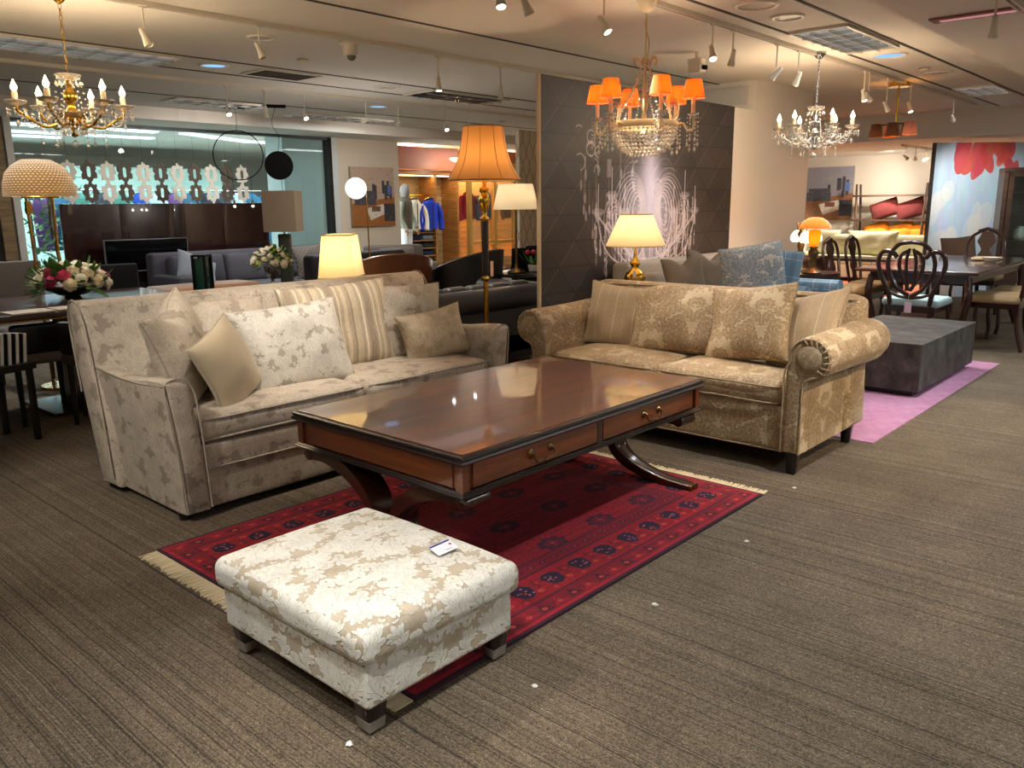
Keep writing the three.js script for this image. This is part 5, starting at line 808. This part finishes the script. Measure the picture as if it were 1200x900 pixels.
{ // pendants in front of the glass
  const bm = MP({ color: 0x070707, roughness: 1, specularIntensity: .1 });
  const pend = (t, x, y, z) => { part('spot_tube', cyl(.013, .013, .07, x, y + .035, z, 12), brass, t); part('lens', sph(.014, x, y - .004, z, 10, 8), glow(NEUTRAL, 12), t); pointIn(t, x, y - .03, z, NEUTRAL, .1, .6); };
  const a = thing('ring_pendant', 'thin black ring pendant with two brass spots before the glass', 'pendant', [5.66, 2.05, -9.7], -.53); part('ring', new THREE.TorusGeometry(.3, .006, 8, 64), bm, a); part('canopy', bx(.26, .035, .05, 0, .58, 0), bm, a); part('cable', tube([[0, .57, 0], [.01, .45, 0], [0, .3, 0]], .003), bm, a); for (const x of [-.09, .13]) { part('cable', poly([[x, -.28, 0], [x, -.55, 0]], .003), bm, a); pend(a, x, -.62, 0); }
  const b = thing('disc_pendant', 'solid black disc pendant with one brass spot before the glass', 'pendant', [5.98, 1.92, -9.3], -.57); part('disc', cyl(.175, .175, .012, 0, 0, 0, 48).rotateX(Math.PI / 2), bm, b); part('canopy', bx(.26, .035, .05, 0, .71, 0), bm, b); part('cable', tube([[0, .7, 0], [-.05, .5, 0], [.02, .35, 0], [0, .17, 0]], .003), bm, b); part('cable', poly([[.02, -.17, 0], [.03, -.42, 0]], .003), bm, b); pend(b, .03, -.49, 0);
}
{ const t = thing('floor_lamp', 'lamp with a square taupe shade on a dark block base before the glass', 'lamp', [5.45, 0, -8.46], .75); part('lamp_shade', [bx(.37, .46, .004, 0, 1.36, .185), bx(.37, .46, .004, 0, 1.36, -.185), bx(.004, .46, .37, .185, 1.36, 0), bx(.004, .46, .37, -.185, 1.36, 0)], M({ color: 0x8a7864, roughness: .9 }), t); part('base', softBox(.13, 1.1, .13, .01, { seg: 3 }).translate(0, .552, 0), M({ color: 0x2c2c22, roughness: .4 }), t); part('stem', cyl(.01, .01, .2, 0, 1.2, 0, 8), brass, t); }
{ const t = thing('floor_lamp', 'brass floor lamp with a lit white glass globe before the cream wall', 'lamp', [5.8, 0, -7.4]); part('lamp_globe', sph(.115, -.06, 1.6, -.05, 28, 20), glow(0xfff6e6, 1.6), t); part('pole', poly([[.02, .02, .03], [.02, 1.56, .03], [-.02, 1.56, -.01]], .007), brass, t); part('base', cyl(.13, .13, .02, .02, .0105, .03, 28), brass, t); pointIn(t, -.06, 1.6, -.05, NEUTRAL, 1.2, 5); }
{ // woven dome lamp
  const wv = dataTex(256, 256, (i, j) => { const row = j >> 4, a = ((i + (row & 1 ? 16 : 0)) % 32) / 32, b = (j % 16) / 16; const v = Math.sin(a * 3.14) * Math.sin(b * 3.14); return [clamp8(120 + 110 * v), clamp8(100 + 104 * v), clamp8(72 + 92 * v)]; });
  const t = thing('floor_lamp', 'brass floor lamp with a woven straw dome shade beside the dining table', 'lamp', [2.4, 0, -7.05]); const g = lathe([[.02, 1.785], [.1, 1.78], [.17, 1.74], [.22, 1.68], [.245, 1.6], [.25, 1.53], [.25, 1.505]], 48); const uv = g.attributes.uv; for (let i = 0; i < uv.count; i++) uv.setXY(i, uv.getX(i) * 6, uv.getY(i) * 1.5);
  part('lamp_shade', g, MP({ map: wv, bumpMap: wv, bumpScale: .012, roughness: 1, transmission: .35, thickness: 0, side: THREE.DoubleSide }), t, 'woven straw dome'); for (const [x, z, q] of [[-.09, .02, -.02], [.07, -.02, .02]]) part('pole', poly([[x, .03, z], [x + q, 1.5, z]], .011), brass, t); part('switch_box', bx(.04, .09, .04, -.1, 1.42, .02), brass, t); part('crossbar', poly([[-.13, 1.5, 0], [.13, 1.5, 0]], .008), brass, t); part('base', cyl(.17, .17, .025, 0, .013, 0, 32), brass, t); lampBulb(t, 0, 1.6, 0, WARM, LAMPS);
}
// ---------------------------------------------------------------- dining corner on the far left
{
  const t = thing('dining_table', 'dark high-gloss dining table with a gold-edged base at the far left', 'table', [2.15, 0, -6.35]); part('top', softBox(1.5, .04, 1.25, .008, { seg: 4 }).translate(.15, .74, 0), W_.dark, t); part('edge_strip', bx(1.505, .008, 1.255, .15, .716, 0), brass, t); part('pedestal', bx(.5, .66, .4, .3, .36, 0), W_.black, t); part('base', bx(.95, .028, .62, .28, .015, .05), W_.black, t); part('base_edge', bx(.96, .012, .63, .28, .0062, .05), gold, t);
  const pile = thing('magazine', 'open pale brochure lying at the edge of the dark dining table', 'magazine', [1.95, .7605, -5.83], .06); part('page', bx(.26, .008, .2, -.13, .0045, 0), M({ color: 0xd8cbb8, roughness: .6 }), pile); part('page', bx(.22, .008, .2, .13, .0045, 0), M({ color: 0xcdbda8, roughness: .6 }), pile);
  const chair = (label, pos, turn, m, seat, o = {}) => { const c = thing('dining_chair', label, 'chair', pos, turn, 'chairs at the dark dining table'); part('backrest', softBox(.44, o.bh || .5, .06, .025, { seg: 8 }).rotateX(-.08).translate(0, .48 + (o.bh || .5) / 2, -.22), m, c); part('seat', softBox(.46, .09, .46, .035, { seg: 8, crown: .015 }).translate(0, .45, 0), seat, c); for (const sx of [-1, 1]) for (const sz of [-1, 1]) part('leg', new THREE.CylinderGeometry(.022, .016, .41, 8).translate(sx * .19, .205, sz * .19), W_.black, c); return c; };
  const gm = cloth(0x4e4a46); chair('grey fabric dining chair with a broad square back behind the flowers', [2.28, 0, -7.3], 0, gm, gm, { bh: .52 }); chair('black dining chair half behind the flower bowl', [2.95, 0, -7.15], -.2, black, black, { bh: .46 });
  chair('grey-seated black dining chair pushed under the dark table', [1.93, 0, -6.1], Math.PI, W_.black, cloth(0x7a7470), { bh: .2 }); chair('brown-seated black dining chair close behind the long sofa', [2.25, 0, -5.65], Math.PI / 2 + .6, W_.black, cloth(0x4c3b2c), { bh: .22 });
  const st = thing('magazine_rack', 'black and white striped magazines stacked on a dark stool', 'magazines', [1.5, 0, -5.62], .3); part('seat', bx(.36, .04, .36, 0, .47, 0), W_.black, st); for (const sx of [-1, 1]) for (const sz of [-1, 1]) part('leg', bx(.03, .45, .03, sx * .15, .225, sz * .15), W_.black, st); for (let k = 0; k < 8; k++) { const b = part('magazine', bx(.018, .19, .26, -.08 + k * .024, .585, 0), k & 1 ? white : black, st); b.rotation.z = -.12; }
  // flower bowl
  const r = rng(21), bw = thing('flower_bowl', 'pewter bowl of cream and magenta roses on the dark dining table', 'flowers', [2.35, .7605, -6.5]); part('bowl', lathe([[0, 0], [.06, 0], [.05, .02], [.1, .03], [.18, .07], [.2, .1], [.19, .1], [.1, .04], [0, .035]], 30), M({ color: 0x8c8276, metalness: 1, roughness: .3 }), bw);
  rosesOn(bw, r, .24, .1, .15, 30, [0xe8e0c4, 0xf0e8d4, 0xdcd0b0, 0xe8c8b0], [0xb01a50, 0x8a1030, 0xc03058], .062);
  const vs = thing('flower_vase', 'silver goblet vase of white and green roses behind the long sofa', 'flowers', [3.6, .7805, -5.8]); part('vase', lathe([[0, 0], [.05, 0], [.045, .012], [.012, .03], [.012, .06], [.05, .09], [.06, .15], [.064, .18], [.058, .18], [.04, .1], [0, .095]], 28), chrome, vs); rosesOn(vs, rng(31), .145, .18, .13, 34, [0xefead8, 0xf2f0e4, 0xe4d8c0], [0x9cb858, 0xb4c468, 0x8cac50], .037);
  const vt = thing('side_table', 'dark side table under the silver goblet vase', 'table', [3.6, 0, -5.8]); part('top', bx(.5, .03, .5, 0, .764, 0), W_.black, vt); for (const sx of [-1, 1]) for (const sz of [-1, 1]) part('leg', bx(.035, .748, .035, sx * .21, .3745, sz * .21), W_.black, vt);
  const ln = thing('glass_lantern', 'slim black-framed green glass lantern behind the long sofa', 'lantern', [3.47, .61, -6.67], .7); part('frame', [bx(.16, .02, .12, 0, .011, 0), bx(.16, .02, .12, 0, .4, 0), ...[[-1, -1], [1, -1], [1, 1], [-1, 1]].map(([a, b]) => bx(.02, .38, .02, a * .07, .205, b * .05))], black, ln); part('pane', bx(.12, .36, .09, 0, .2, 0), MP({ color: 0x2c5c50, roughness: .06, transmission: .35, thickness: .05 }), ln); const lt = thing('side_table', 'low dark table under the green glass lantern', 'table', [3.47, 0, -6.67]); part('top', bx(.5, .03, .5, 0, .594, 0), W_.black, lt); part('pedestal', cyl(.05, .05, .578, 0, .2895, 0, 14), W_.black, lt);
}
function roseGeo(R) { const list = []; for (let ring = 0; ring < 4; ring++) { const n = [3, 4, 5, 6][ring], rr = R * [.22, .45, .72, 1][ring]; for (let k = 0; k < n; k++) { const g = new THREE.SphereGeometry(rr * .62, 8, 6, 0, Math.PI * 1.1, .3, 1.5); g.scale(1, 1, .35); g.rotateX(-.25 - ring * .22); g.translate(0, 0, rr * .5); g.rotateY(k / n * 6.283 + ring * .7); g.translate(0, R * (.35 - ring * .13), 0); list.push(g); } } list.push(new THREE.SphereGeometry(R * .55, 8, 6)); return merge(list); }
function rosesOn(t, r, R, y0, hgt, n, pale, bright, size) {
  const g = roseGeo(size), mats = [...pale, ...bright].map((c) => MP({ color: c, roughness: .75, side: THREE.DoubleSide })), gr = MP({ color: 0x4e7a34, roughness: .7, side: THREE.DoubleSide }), lg = leafGeo(size * 1.7, size * .9);
  for (let k = 0; k < n; k++) { const u = (k + .5) / n, ph = Math.acos(1 - u * .98), a = k * 2.4, dir = V(Math.sin(ph) * Math.cos(a), Math.cos(ph), Math.sin(ph) * Math.sin(a)); const m = part('rose', g, mats[r() < .84 ? Math.floor(r() * pale.length) : pale.length + Math.floor(r() * bright.length)], t); m.position.set(dir.x * R, y0 + dir.y * hgt, dir.z * R); m.quaternion.setFromUnitVectors(V(0, 1, 0), dir); const s = .75 + r() * .5; m.scale.setScalar(s); }
  for (let k = 0; k < n * 2; k++) { const a = r() * 6.283, ph = .4 + r() * 1.5; const m = part('leaf', lg, gr, t); m.position.set(Math.sin(ph) * Math.cos(a) * R * .9, y0 + Math.cos(ph) * hgt * .9, Math.sin(ph) * Math.sin(a) * R * .9); m.rotation.set(ph + r() * .5 - .2, -a + 1.57, r() - .5, 'YXZ'); }
}
// ---------------------------------------------------------------- beyond the glass: bright teal-lit shop, rack of clothes, tree
{
  struct('wall_teal', bx2(4.6, 9.2, .2, 2.2, -16.6, -16.5), M({ color: 0xc4e4de, roughness: .6 }));
  for (const [x, z, L, tr] of [[5.2, -13.2, 2.2, 0], [5.6, -14.4, 2.4, 0], [7.6, -13.6, 2.0, .5], [4.6, -15.2, 2, 0], [9.5, -14.2, 2.2, .2], [8.8, -12.3, 1.8, 0], [12.5, -11.95, 1.6, .1]]) { const t = thing('strip_light', 'long white strip light on the ceiling beyond the glass', 'ceiling light', [x, 2.6, z], tr, 'strip lights beyond the glass'); part('lamp_strip', bx(L, .02, .2, 0, -.011, 0), glow(0xdcecff, 3), t); const l = new THREE.RectAreaLight(0xe4f6f8, 34, L, .2); l.position.set(0, -.025, 0); l.rotation.x = -Math.PI / 2; t.add(l); }
  const t = thing('clothes_rack', 'chrome clothes rail beyond the glass', 'rack', [7.2, 0, -14.6]); part('rail', poly([[-2.4, 1.72, 0], [2.4, 1.72, 0]], .015), chrome, t); for (const s of [-2.4, 0, 2.4]) part('upright', poly([[s, .02, 0], [s, 1.72, 0]], .015), chrome, t); for (const s of [-2.4, 0, 2.4]) part('foot', bx(.06, .02, .5, s, .011, 0), chrome, t);
  const r = rng(44), cols = [0x2a5a78, 0x1f3a8a, 0x27506a, 0x2c2c38, 0x3a6a60, 0x5a3a6a, 0x9aa8b0]; for (let k = 0; k < 15; k++) { const x = 5.0 + k * .31; solo('hanging_garment', 'garment on the chrome clothes rail beyond the glass', 'clothes', loft([[.17, .75], [.2, 1.1], [.21, 1.45], [.17, 1.58], [.04, 1.68]].map(([w, y]) => { const q = []; for (let i = 0; i < 12; i++) { const a = i / 12 * 6.283; q.push(V(Math.cos(a) * w * .5, y, Math.sin(a) * w)); } return q; }), 1), cloth(cols[Math.floor(r() * cols.length)]), [x, 0, -14.6], (r() - .5) * .6 + .7, 'garments on the rail beyond the glass'); }
  // tree behind the glass at the left
  const tr = thing('indoor_tree', 'leafy green tree beyond the glass beside the divider', 'tree', [4.75, 0, -13.6]), q = rng(55); part('trunk', tube([[0, 0, 0], [.03, .6, .02], [-.02, 1.2, 0], [.02, 1.8, 0]], .03, 20), W_.walnut, tr); part('planter', lathe([[0, 0], [.22, 0], [.26, .35], [.23, .35], [0, .33]], 24), M({ color: 0x8d949a, roughness: .6 }), tr); const lm = [0x2f5a2c, 0x3f6e38, 0x557f45].map((c) => MP({ color: c, roughness: .6, side: THREE.DoubleSide })), lg = leafGeo(.16, .06);
  for (let k = 0; k < 190; k++) { const a = q() * 6.283, h = .7 + q() * 1.35, R = .55 * Math.sqrt(q()) * (1.15 - Math.abs(h - 1.45) * .6); const m = part('leaf', lg, lm[k % 3], tr); m.position.set(Math.cos(a) * R, h, Math.sin(a) * R); m.rotation.set(.6 + q() * 1.6, q() * 6.283, 0, 'YXZ'); }
  for (const [x, y, c] of [[4.3, .9, 0x6f9ad0], [4.5, .62, 0x9a7ac0], [4.25, .4, 0x9fc0dc]]) solo('display_box', `${c === 0x9a7ac0 ? 'lilac' : c === 0x6f9ad0 ? 'sky blue' : 'pale blue'} goods box stacked beyond the glass behind the tree`, 'box', bx(.5, .25, .3, 0, .125, 0), M({ color: c, roughness: .6 }), [x, y - .4, -14.4], .1);
  const dsp = thing('display_stand', 'low white stand under the goods boxes beyond the glass', 'stand', [4.35, 0, -14.0]);
  part('shelf', bx(1.0, .1, .3, 0, .051, 0), white, dsp);
}
// ================================================================ CHANDELIERS
const dropG = (() => { const g = new THREE.OctahedronGeometry(1, 0); g.scale(.55, 1, .55); return norm(g); })(), beadG = norm(new THREE.OctahedronGeometry(1, 0));
function gems(list) { return mergeGeometries(list.map(([x, y, z, s, d]) => { const g = (d ? dropG : beadG).clone(); g.scale(s, s, s); g.rotateY(x * 37 + z * 11); g.translate(x, y, z); return g; })); }
function string_(a, b, sag, n, s, out) { for (let k = 0; k <= n; k++) { const t = k / n; out.push([a[0] + (b[0] - a[0]) * t, a[1] + (b[1] - a[1]) * t - sag * 4 * t * (1 - t), a[2] + (b[2] - a[2]) * t, s, 0]); } }
const flameM = glow(0xffe8c0, 22), candleM = MP({ color: 0xe8dcc4, roughness: .6, transmission: .25, thickness: 0 });
function candleChandelier(label, pos, o) { // pos: centre of the arm ring; o: R, rise to ceiling, metal, arms, tint
  const t = thing('crystal_chandelier', label, 'chandelier', pos), { R, up, metal, n, ph = 0 } = o;
  part('canopy', lathe([[0, 0], [.055, 0], [.05, -.02], [.03, -.045], [.012, -.06], [0, -.06]], 20).translate(0, up, 0), metal, t);
  const ch = []; for (let y = .2; y < up - .06; y += .032) { const g = new THREE.TorusGeometry(.013, .003, 6, 12).scale(.7, 1.25, 1); g.rotateY(ch.length & 1 ? 1.57 : 0).translate(0, y, 0); ch.push(g); } part('chain', ch, metal, t);
  part('column', lathe([[0, -.16], [.02, -.15], [.012, -.12], [.03, -.09], [.045, -.06], [.05, -.03], [.03, 0], [.018, .03], [.035, .06], [.04, .09], [.02, .12], [.014, .15], [.02, .17], [0, .18]], 20), metal, t);
  part('crown_dish', lathe([[.02, .165], [.05, .175], [.075, .2], [.07, .205], [.02, .18]], 20), dishGlass, t); part('centre_dish', lathe([[.02, -.06], [.07, -.05], [.1, -.02], [.095, -.015], [.02, -.045]], 24), dishGlass, t);
  const dr = [];
  for (let k = 0; k < n; k++) { const a = ph + k / n * 6.283, c = Math.cos(a), s = Math.sin(a), p = (r, y) => [c * r, y, s * r];
    const arm = part('arm', tube([p(.03, -.02), p(R * .3, -.085), p(R * .55, -.1), p(R * .8, -.055), p(R * .97, -.02), p(R, .005)], .0085, 30), metal === chrome ? crystalBright : metal, t);
    part('drip_dish', lathe([[.012, 0], [.045, .01], [.06, .03], [.055, .032], [.012, .008]], 20).translate(c * R, .008, s * R), dishGlass, arm);
    part('candle', cyl(.016, .016, .08, c * R, .05, s * R, 12), candleM, arm); part('flame_bulb', lathe([[0, 0], [.014, .01], [.018, .025], [.01, .045], [0, .07]], 10).translate(c * R, .09, s * R), flameM, arm); pointIn(t, c * R, .11, s * R, WARM, o.I, .8);
    for (let q = 0; q < 6; q++) { const b = q / 6 * 6.283; dr.push([c * R + Math.cos(b) * .052, -.012, s * R + Math.sin(b) * .052, .01, 0], [c * R + Math.cos(b) * .052, -.035, s * R + Math.sin(b) * .052, .018, 1]); }
    dr.push([c * R, -.09, s * R, .026, 1]); const a2 = ph + (k + 1) / n * 6.283; string_([c * R, -.03, s * R], [Math.cos(a2) * R, -.03, Math.sin(a2) * R], .07, 14, .008, dr); string_(p(R * .9, -.05), p(.05, -.14), .03, 10, .008, dr); string_(p(R * .97, -.03), p(R * .3, -.1), .02, 12, .009, dr); string_(p(R * .6, -.08), p(R * .6, -.17), 0, 4, .008, dr); dr.push([c * R * .6, -.2, s * R * .6, .022, 1]); string_(p(.06, .18), p(R * .45, -.06), .05, 10, .0075, dr); }
  for (let k = 0; k < 14; k++) { const a = k / 14 * 6.283; dr.push([Math.cos(a) * .09, -.07, Math.sin(a) * .09, .018, 1], [Math.cos(a) * .06, -.13, Math.sin(a) * .06, .018, 1], [Math.cos(a) * .07, .15, Math.sin(a) * .07, .016, 1], [Math.cos(a) * .05, -.1, Math.sin(a) * .05, .01, 0]); } dr.push([0, -.2, 0, .03, 0]);
  const g = part('crystal_drops', gems(dr), crystalBright, t, 'clear cut crystal drops'); g.userData.kind = 'stuff'; return t;
}
candleChandelier('gold crystal candle chandelier above the dining corner', [2.09, 1.99, -5.44], { R: .29, up: .66, metal: gold, n: 6, ph: 1.3, I: .27 });
candleChandelier('chrome crystal candle chandelier before the white column', [7.3, 2.0, -3.0], { R: .3, up: .65, metal: chrome, n: 6, ph: .2, I: .28 });
{ // chandelier with orange shades
  const t = thing('shaded_chandelier', 'crystal basket chandelier with six orange pleated shades above the gold sofa', 'chandelier', [4.53, 1.86, -2.95]), paleM = M({ color: 0xc8b48c, metalness: .35, roughness: .5 }), up = CEIL - 1.86;
  part('canopy', lathe([[0, 0], [.075, 0], [.075, -.03], [.062, -.05], [.055, -.085], [.03, -.11], [.01, -.12], [0, -.12]], 24).translate(0, up, 0), M({ color: 0xd9cfb4, roughness: .5 }), t);
  part('chain', [cyl(.005, .005, up - .5, 0, .4 + (up - .5) / 2, 0, 8), tube([[.01, .4, 0], [.02, .5, .01], [-.01, .6, 0], [.005, up - .12, 0]], .004)], paleM, t);
  part('basket_band', lathe([[.2, .0], [.206, .004], [.208, .035], [.2, .04], [.19, .038], [.19, .002]], 40), paleM, t); part('stem', lathe([[0, .02], [.02, .03], [.012, .1], [.03, .16], [.016, .22], [.01, .36], [.028, .4], [.012, .42], [0, .43]], 16), paleM, t);
  for (let k = 0; k < 6; k++) { const a = k / 6 * 6.283 + .5, c = Math.cos(a), s = Math.sin(a), p = (r, y) => [c * r, y, s * r]; part('scroll_bar', tube([p(.19, .03), p(.17, .12), p(.1, .2), p(.05, .3), p(.03, .38), p(.06, .42), p(.08, .4), p(.07, .375)], .005, 40), paleM, t); part('scroll_bar', tube([p(.195, .03), p(.24, .09), p(.22, .15), p(.18, .14), p(.19, .11)], .005, 24), paleM, t); }
  const dr = []; const rows = 7; for (let j = 0; j < rows; j++) { const q = j / (rows - 1), r = .2 * Math.sqrt(1 - q * q * .82), y = -.01 - q * .15, n = Math.round(46 * r / .2); for (let k = 0; k < n; k++) { const a = (k + (j & 1) * .5) / n * 6.283; dr.push([Math.cos(a) * r, y, Math.sin(a) * r, .0135, j === rows - 1 ? 1 : 0]); } }
  const shM = shadeMat(0xee5c12, .42), inside = M({ color: 0xfff0d8, roughness: .9 });
  for (let k = 0; k < 6; k++) { const a = k / 6 * 6.283 + .15, c = Math.cos(a), s = Math.sin(a), R = .3, p = (r, y) => [c * r, y, s * r];
    const arm = part('arm', tube([p(.2, .015), p(.24, .02), p(.27, -.02), p(.3, -.02), p(.305, .02), p(R, .07)], .007, 30), paleM, t); part('candle_tube', cyl(.012, .012, .1, c * R, .12, s * R, 12), M({ color: 0xe2cfa2, roughness: .6 }), arm); part('bobeche', lathe([[.01, 0], [.03, .01], [.034, .02], [.01, .012]], 16).translate(c * R, .055, s * R), crystalBright, arm);
    part('lamp_shade', coneShade(.047, .068, .105, .165, .012, 64).translate(c * R, 0, s * R), shM, arm, 'orange pleated shade'); part('shade_trim', new THREE.TorusGeometry(.069, .002, 5, 40).rotateX(1.5708).translate(c * R, .165, s * R), M({ color: 0xb04a14, roughness: .8 }), arm);
    part('bulb', lathe([[0, 0], [.012, .01], [.014, .024], [0, .055]], 10).translate(c * R, .175, s * R), bulbM, arm); pointIn(t, c * R, .2, s * R, WARM, .15, .8);
    for (let q = 0; q < 6; q++) { const b = q / 6 * 6.283; string_([c * R + Math.cos(b) * .032, .05, s * R + Math.sin(b) * .032], [c * R + Math.cos(b) * .032, -.05 - (q % 3) * .03, s * R + Math.sin(b) * .032], 0, 5, .008, dr); dr.push([c * R + Math.cos(b) * .032, -.075 - (q % 3) * .03, s * R + Math.sin(b) * .032, .018, 1]); } string_(p(.03, .38), p(.19, .04), .04, 16, .008, dr); }
  const g = part('crystal_drops', gems(dr), crystalBright, t, 'rows of clear crystal beads'); g.userData.kind = 'stuff'; pointIn(t, 0, -.02, 0, WARM, .16, 1);
  part('price_tag', bx(.045, .11, .003, -.17, -.24, -.14), M({ color: 0x8a8690, roughness: .6 }), t);
}
{ // cluster pendant with brown shades
  const t = thing('shade_cluster_pendant', 'brass pendant with a cluster of small brown and mauve shades', 'pendant', [9.72, 2.2, -3.1], 1.3), up = CEIL - 2.2; part('canopy', [cyl(.11, .11, .05, 0, up - .026, 0, 32)], gold, t); part('rod', cyl(.012, .012, up - .06, 0, (up - .06) / 2 + .01, 0, 12), gold, t); part('crossbar', poly([[-.2, .02, 0], [.2, .02, 0]], .01), gold, t);
  const cols = [0x6b5058, 0x2e1f1a, 0x2a1c18, 0x7a3c18, 0x30201a]; cols.forEach((c, k) => { const x = -.2 + k * .1, z = (k & 1 ? .07 : -.05); const sh = part('lamp_shade', new THREE.CylinderGeometry(.055, .075, .14, 28, 1, true).translate(x, -.04, z), shadeMat(c, .25), t); part('bulb', sph(.022, x, -.07, z, 10, 8), glow(0xffb040, 12), sh); pointIn(t, x, -.09, z, AMBER, .12, 1); });
}
// ================================================================ CEILING EQUIPMENT
{
  const c = thing('ceiling_camera', 'white dome surveillance camera on the ceiling beside the track', 'camera', [4.22, CEIL, -5.46]); part('housing', lathe([[0, 0], [.09, -.001], [.09, -.012], [.055, -.02], [.055, -.09], [.05, -.1], [0, -.1]], 28), headM, c); part('lens_dome', sph(.036, 0, -.1, .01, 16, 12), M({ color: 0x6e675e, roughness: .15 }), c);
  for (const [x, z, l] of [[4.4, -6.36, 'small round smoke detector between camera and air vent'], [8.9, -2.62, 'small round smoke detector near the far downlight'], [9.6, -8.8, 'small round smoke detector before the passage']]) solo('smoke_detector', l, 'detector', lathe([[0, -.03], [.03, -.028], [.045, -.015], [.05, -.001], [0, -.001]], 20), headM, [x, CEIL, z], 0);
  const v = thing('air_vent', 'dark slatted air vent in the ceiling beside the lit downlight', 'vent', [4.72, CEIL, -7.18]); part('frame', [bx(.62, .012, .03, 0, -.007, .2), bx(.62, .012, .03, 0, -.007, -.2), bx(.03, .012, .4, .31, -.007, 0), bx(.03, .012, .4, -.31, -.007, 0)], railM, v); part('backing', bx(.6, .002, .38, 0, -.0015, 0), M({ color: 0x1c1814, roughness: .9 }), v); for (let k = 0; k < 8; k++) part('slat', bx(.58, .01, .012, 0, -.008, -.17 + k * .0486), M({ color: 0x5a5248, roughness: .6 }), v);
  const p = thing('ceiling_projector', 'small pale projector box hanging behind the orange chandelier', 'projector', [6.55, 2.54, -3.75]); part('body', softBox(.1, .12, .13, .02, { seg: 5 }), headM, p); part('lens', cyl(.03, .03, .03, 0, -.02, .07, 20), black, p); part('mount', cyl(.015, .015, .05, 0, .084, 0, 12), railM, p);
}
// spotlights that show, plus two added to brighten wall print and ornaments, track by track: [x, z, drop, target, level, words, ceiling, colour, angle]
for (const [x, z, drop, target, level, words, y, color, angle] of [
  [2.52, -5.3, .16, [2.9, .8, -4.6], 0, 'the camera track above the flower bowl end'], [3.32, -5.3, .14, [3.7, .8, -4.6], 0, 'the camera track under an unlit ceiling disc'], [5.0, -5.3, .2, [4.9, 0, -5.1], .5, 'the camera track before the middle troffer'], [5.77, -5.3, .2, [5.8, 0, -5.3], 0, 'the camera track beside the mural edge'],
  [4.62, -8.05, .22, [4.3, .5, -6.6], .6, 'the shopfront track aimed at the tan bench'], [5.06, -8.05, .2, [5.1, 0, -8.1], 0, 'the shopfront track between two lit ones'], [5.55, -8.05, .2, [5.2, .5, -6.4], .6, 'the shopfront track near the ring pendant'], [7.7, -8.05, .2, [7, .5, -6.2], .6, 'the shopfront track aimed at the black sofa'], [8.12, -8.05, .2, [7.4, .5, -6.2], .6, 'the shopfront track at the floor lamp shade'], [6.9, -8.05, .2, [8.9, 1.3, -11.35], .9, 'the shopfront track, added to brighten the wall print', CEIL, NEUTRAL, .55], [6.4, -8.05, .2, [5.3, 1.7, -11.1], .8, 'the shopfront track, added to brighten the ornaments', CEIL, NEUTRAL, .5], [2.05, -8.05, .25, [2.3, .5, -7], .6, 'the shopfront track end by the gold chandelier'],
  [5.5, -3.03, .17, [4.7, .6, -2.2], .45, 'the long track beside the orange shades'], [5.8, -3.03, .17, [6.3, .8, -3.6], 0, 'the long track next to the orange shades'], [6.54, -3.03, .2, [6.3, 1.3, -4.1], .2, 'the long track under the louvred troffer'], [6.95, -3.03, .2, [7.3, .6, -4], 0, 'the long track close before the chrome chandelier'], [8.49, -3.03, .2, [8.3, .7, -2.5], .7, 'the long track behind the chrome chandelier'], [8.62, -3.03, .2, [9.6, .7, -2.4], 0, 'the long track touching a lit one'], [9.15, -3.03, .25, [10, .7, -2.4], .6, 'the long track beside the brown shade cluster'],
  // further along the same tracks, over the seating
  [1.25, -3.03, .17, [1.46, .3, -1.95], .55, 'the long track aimed at the footstool', CEIL, NEUTRAL, .36], [1.75, -3.03, .17, [2.35, .6, -3.95], .6, 'the long track aimed at the khaki cushion'], [3.0, -3.03, .17, [2.75, .6, -3.95], .62, 'the long track aimed at the striped cushion'], [3.5, -3.03, .17, [4.45, .6, -2.75], .42, 'the long track aimed at the gold sofa'], [.1, -3.03, .17, [1.55, .3, -3.9], .8, 'the long track aimed at the flared sofa arm'], [-.4, -3.03, .17, [1.2, .2, -2.3], .45, 'the long track end aimed at the footstool side'], [3.3, -3.03, .17, [2.9, .5, -2.3], .3, 'the long track aimed at the coffee table'], [4.2, -3.03, .17, [4.3, .5, -1.75], .4, 'the long track aimed at the scroll arm'],
  [.4, -1.2, .15, [1.2, 0, -1.2], .3, 'the soffit track above the near carpet', 2.5], [3.0, -1.2, .15, [3.2, 0, -.6], .3, 'the soffit track above the open carpet', 2.5], [5.2, -1.2, .15, [5.9, 0, -1.4], .5, 'the soffit track above the pink rug', 2.5], [4.1, .3, .15, [4.5, .25, -1.65], .9, 'the aisle track aimed at the gold sofa side', 2.5, WARM], [6.4, .3, .15, [5.6, 0, -.9], .6, 'the aisle track aimed at the carpet', 2.5, WARM],
  [11.6, -3.03, .2, [13.5, 1.3, -3.1], 1.1, 'the far track end aimed at the painted screen', CEIL, COOL, .5], [9.9, -3.03, .2, [9.6, .7, -2.4], .7, 'the long track above the mahogany table'],
]) spot(x, z, drop, target, level, `${level ? 'lit' : 'unlit'} white spotlight on ${words}`, y, color, angle);
// wall-washing spotlights on the dropped ceiling at the far right
track(-4.4, 14.2, 16.6, 'short white lighting track on the dropped ceiling', 2.28);
for (const [x, tx, ty, tz, k, l] of [[14.9, 17, 1.3, -4.9, .8, 'the short far track aimed at the ladder shelf'], [15.5, 17, 1.4, -6.6, .9, 'the short far track aimed at the far print'], [14.4, 13.6, 1.2, -3.1, 0, 'the short far track, turned off'], [16.2, 17, 1.2, -3.2, .7, 'the short far track aimed at the bare wall']]) spot(x, -4.4, .14, [tx, ty, tz], k, `${k ? 'lit' : 'unlit'} white spotlight on ${l}`, 2.28, NEUTRAL, .7);
shade(scene);
renderer.render(scene, camera);
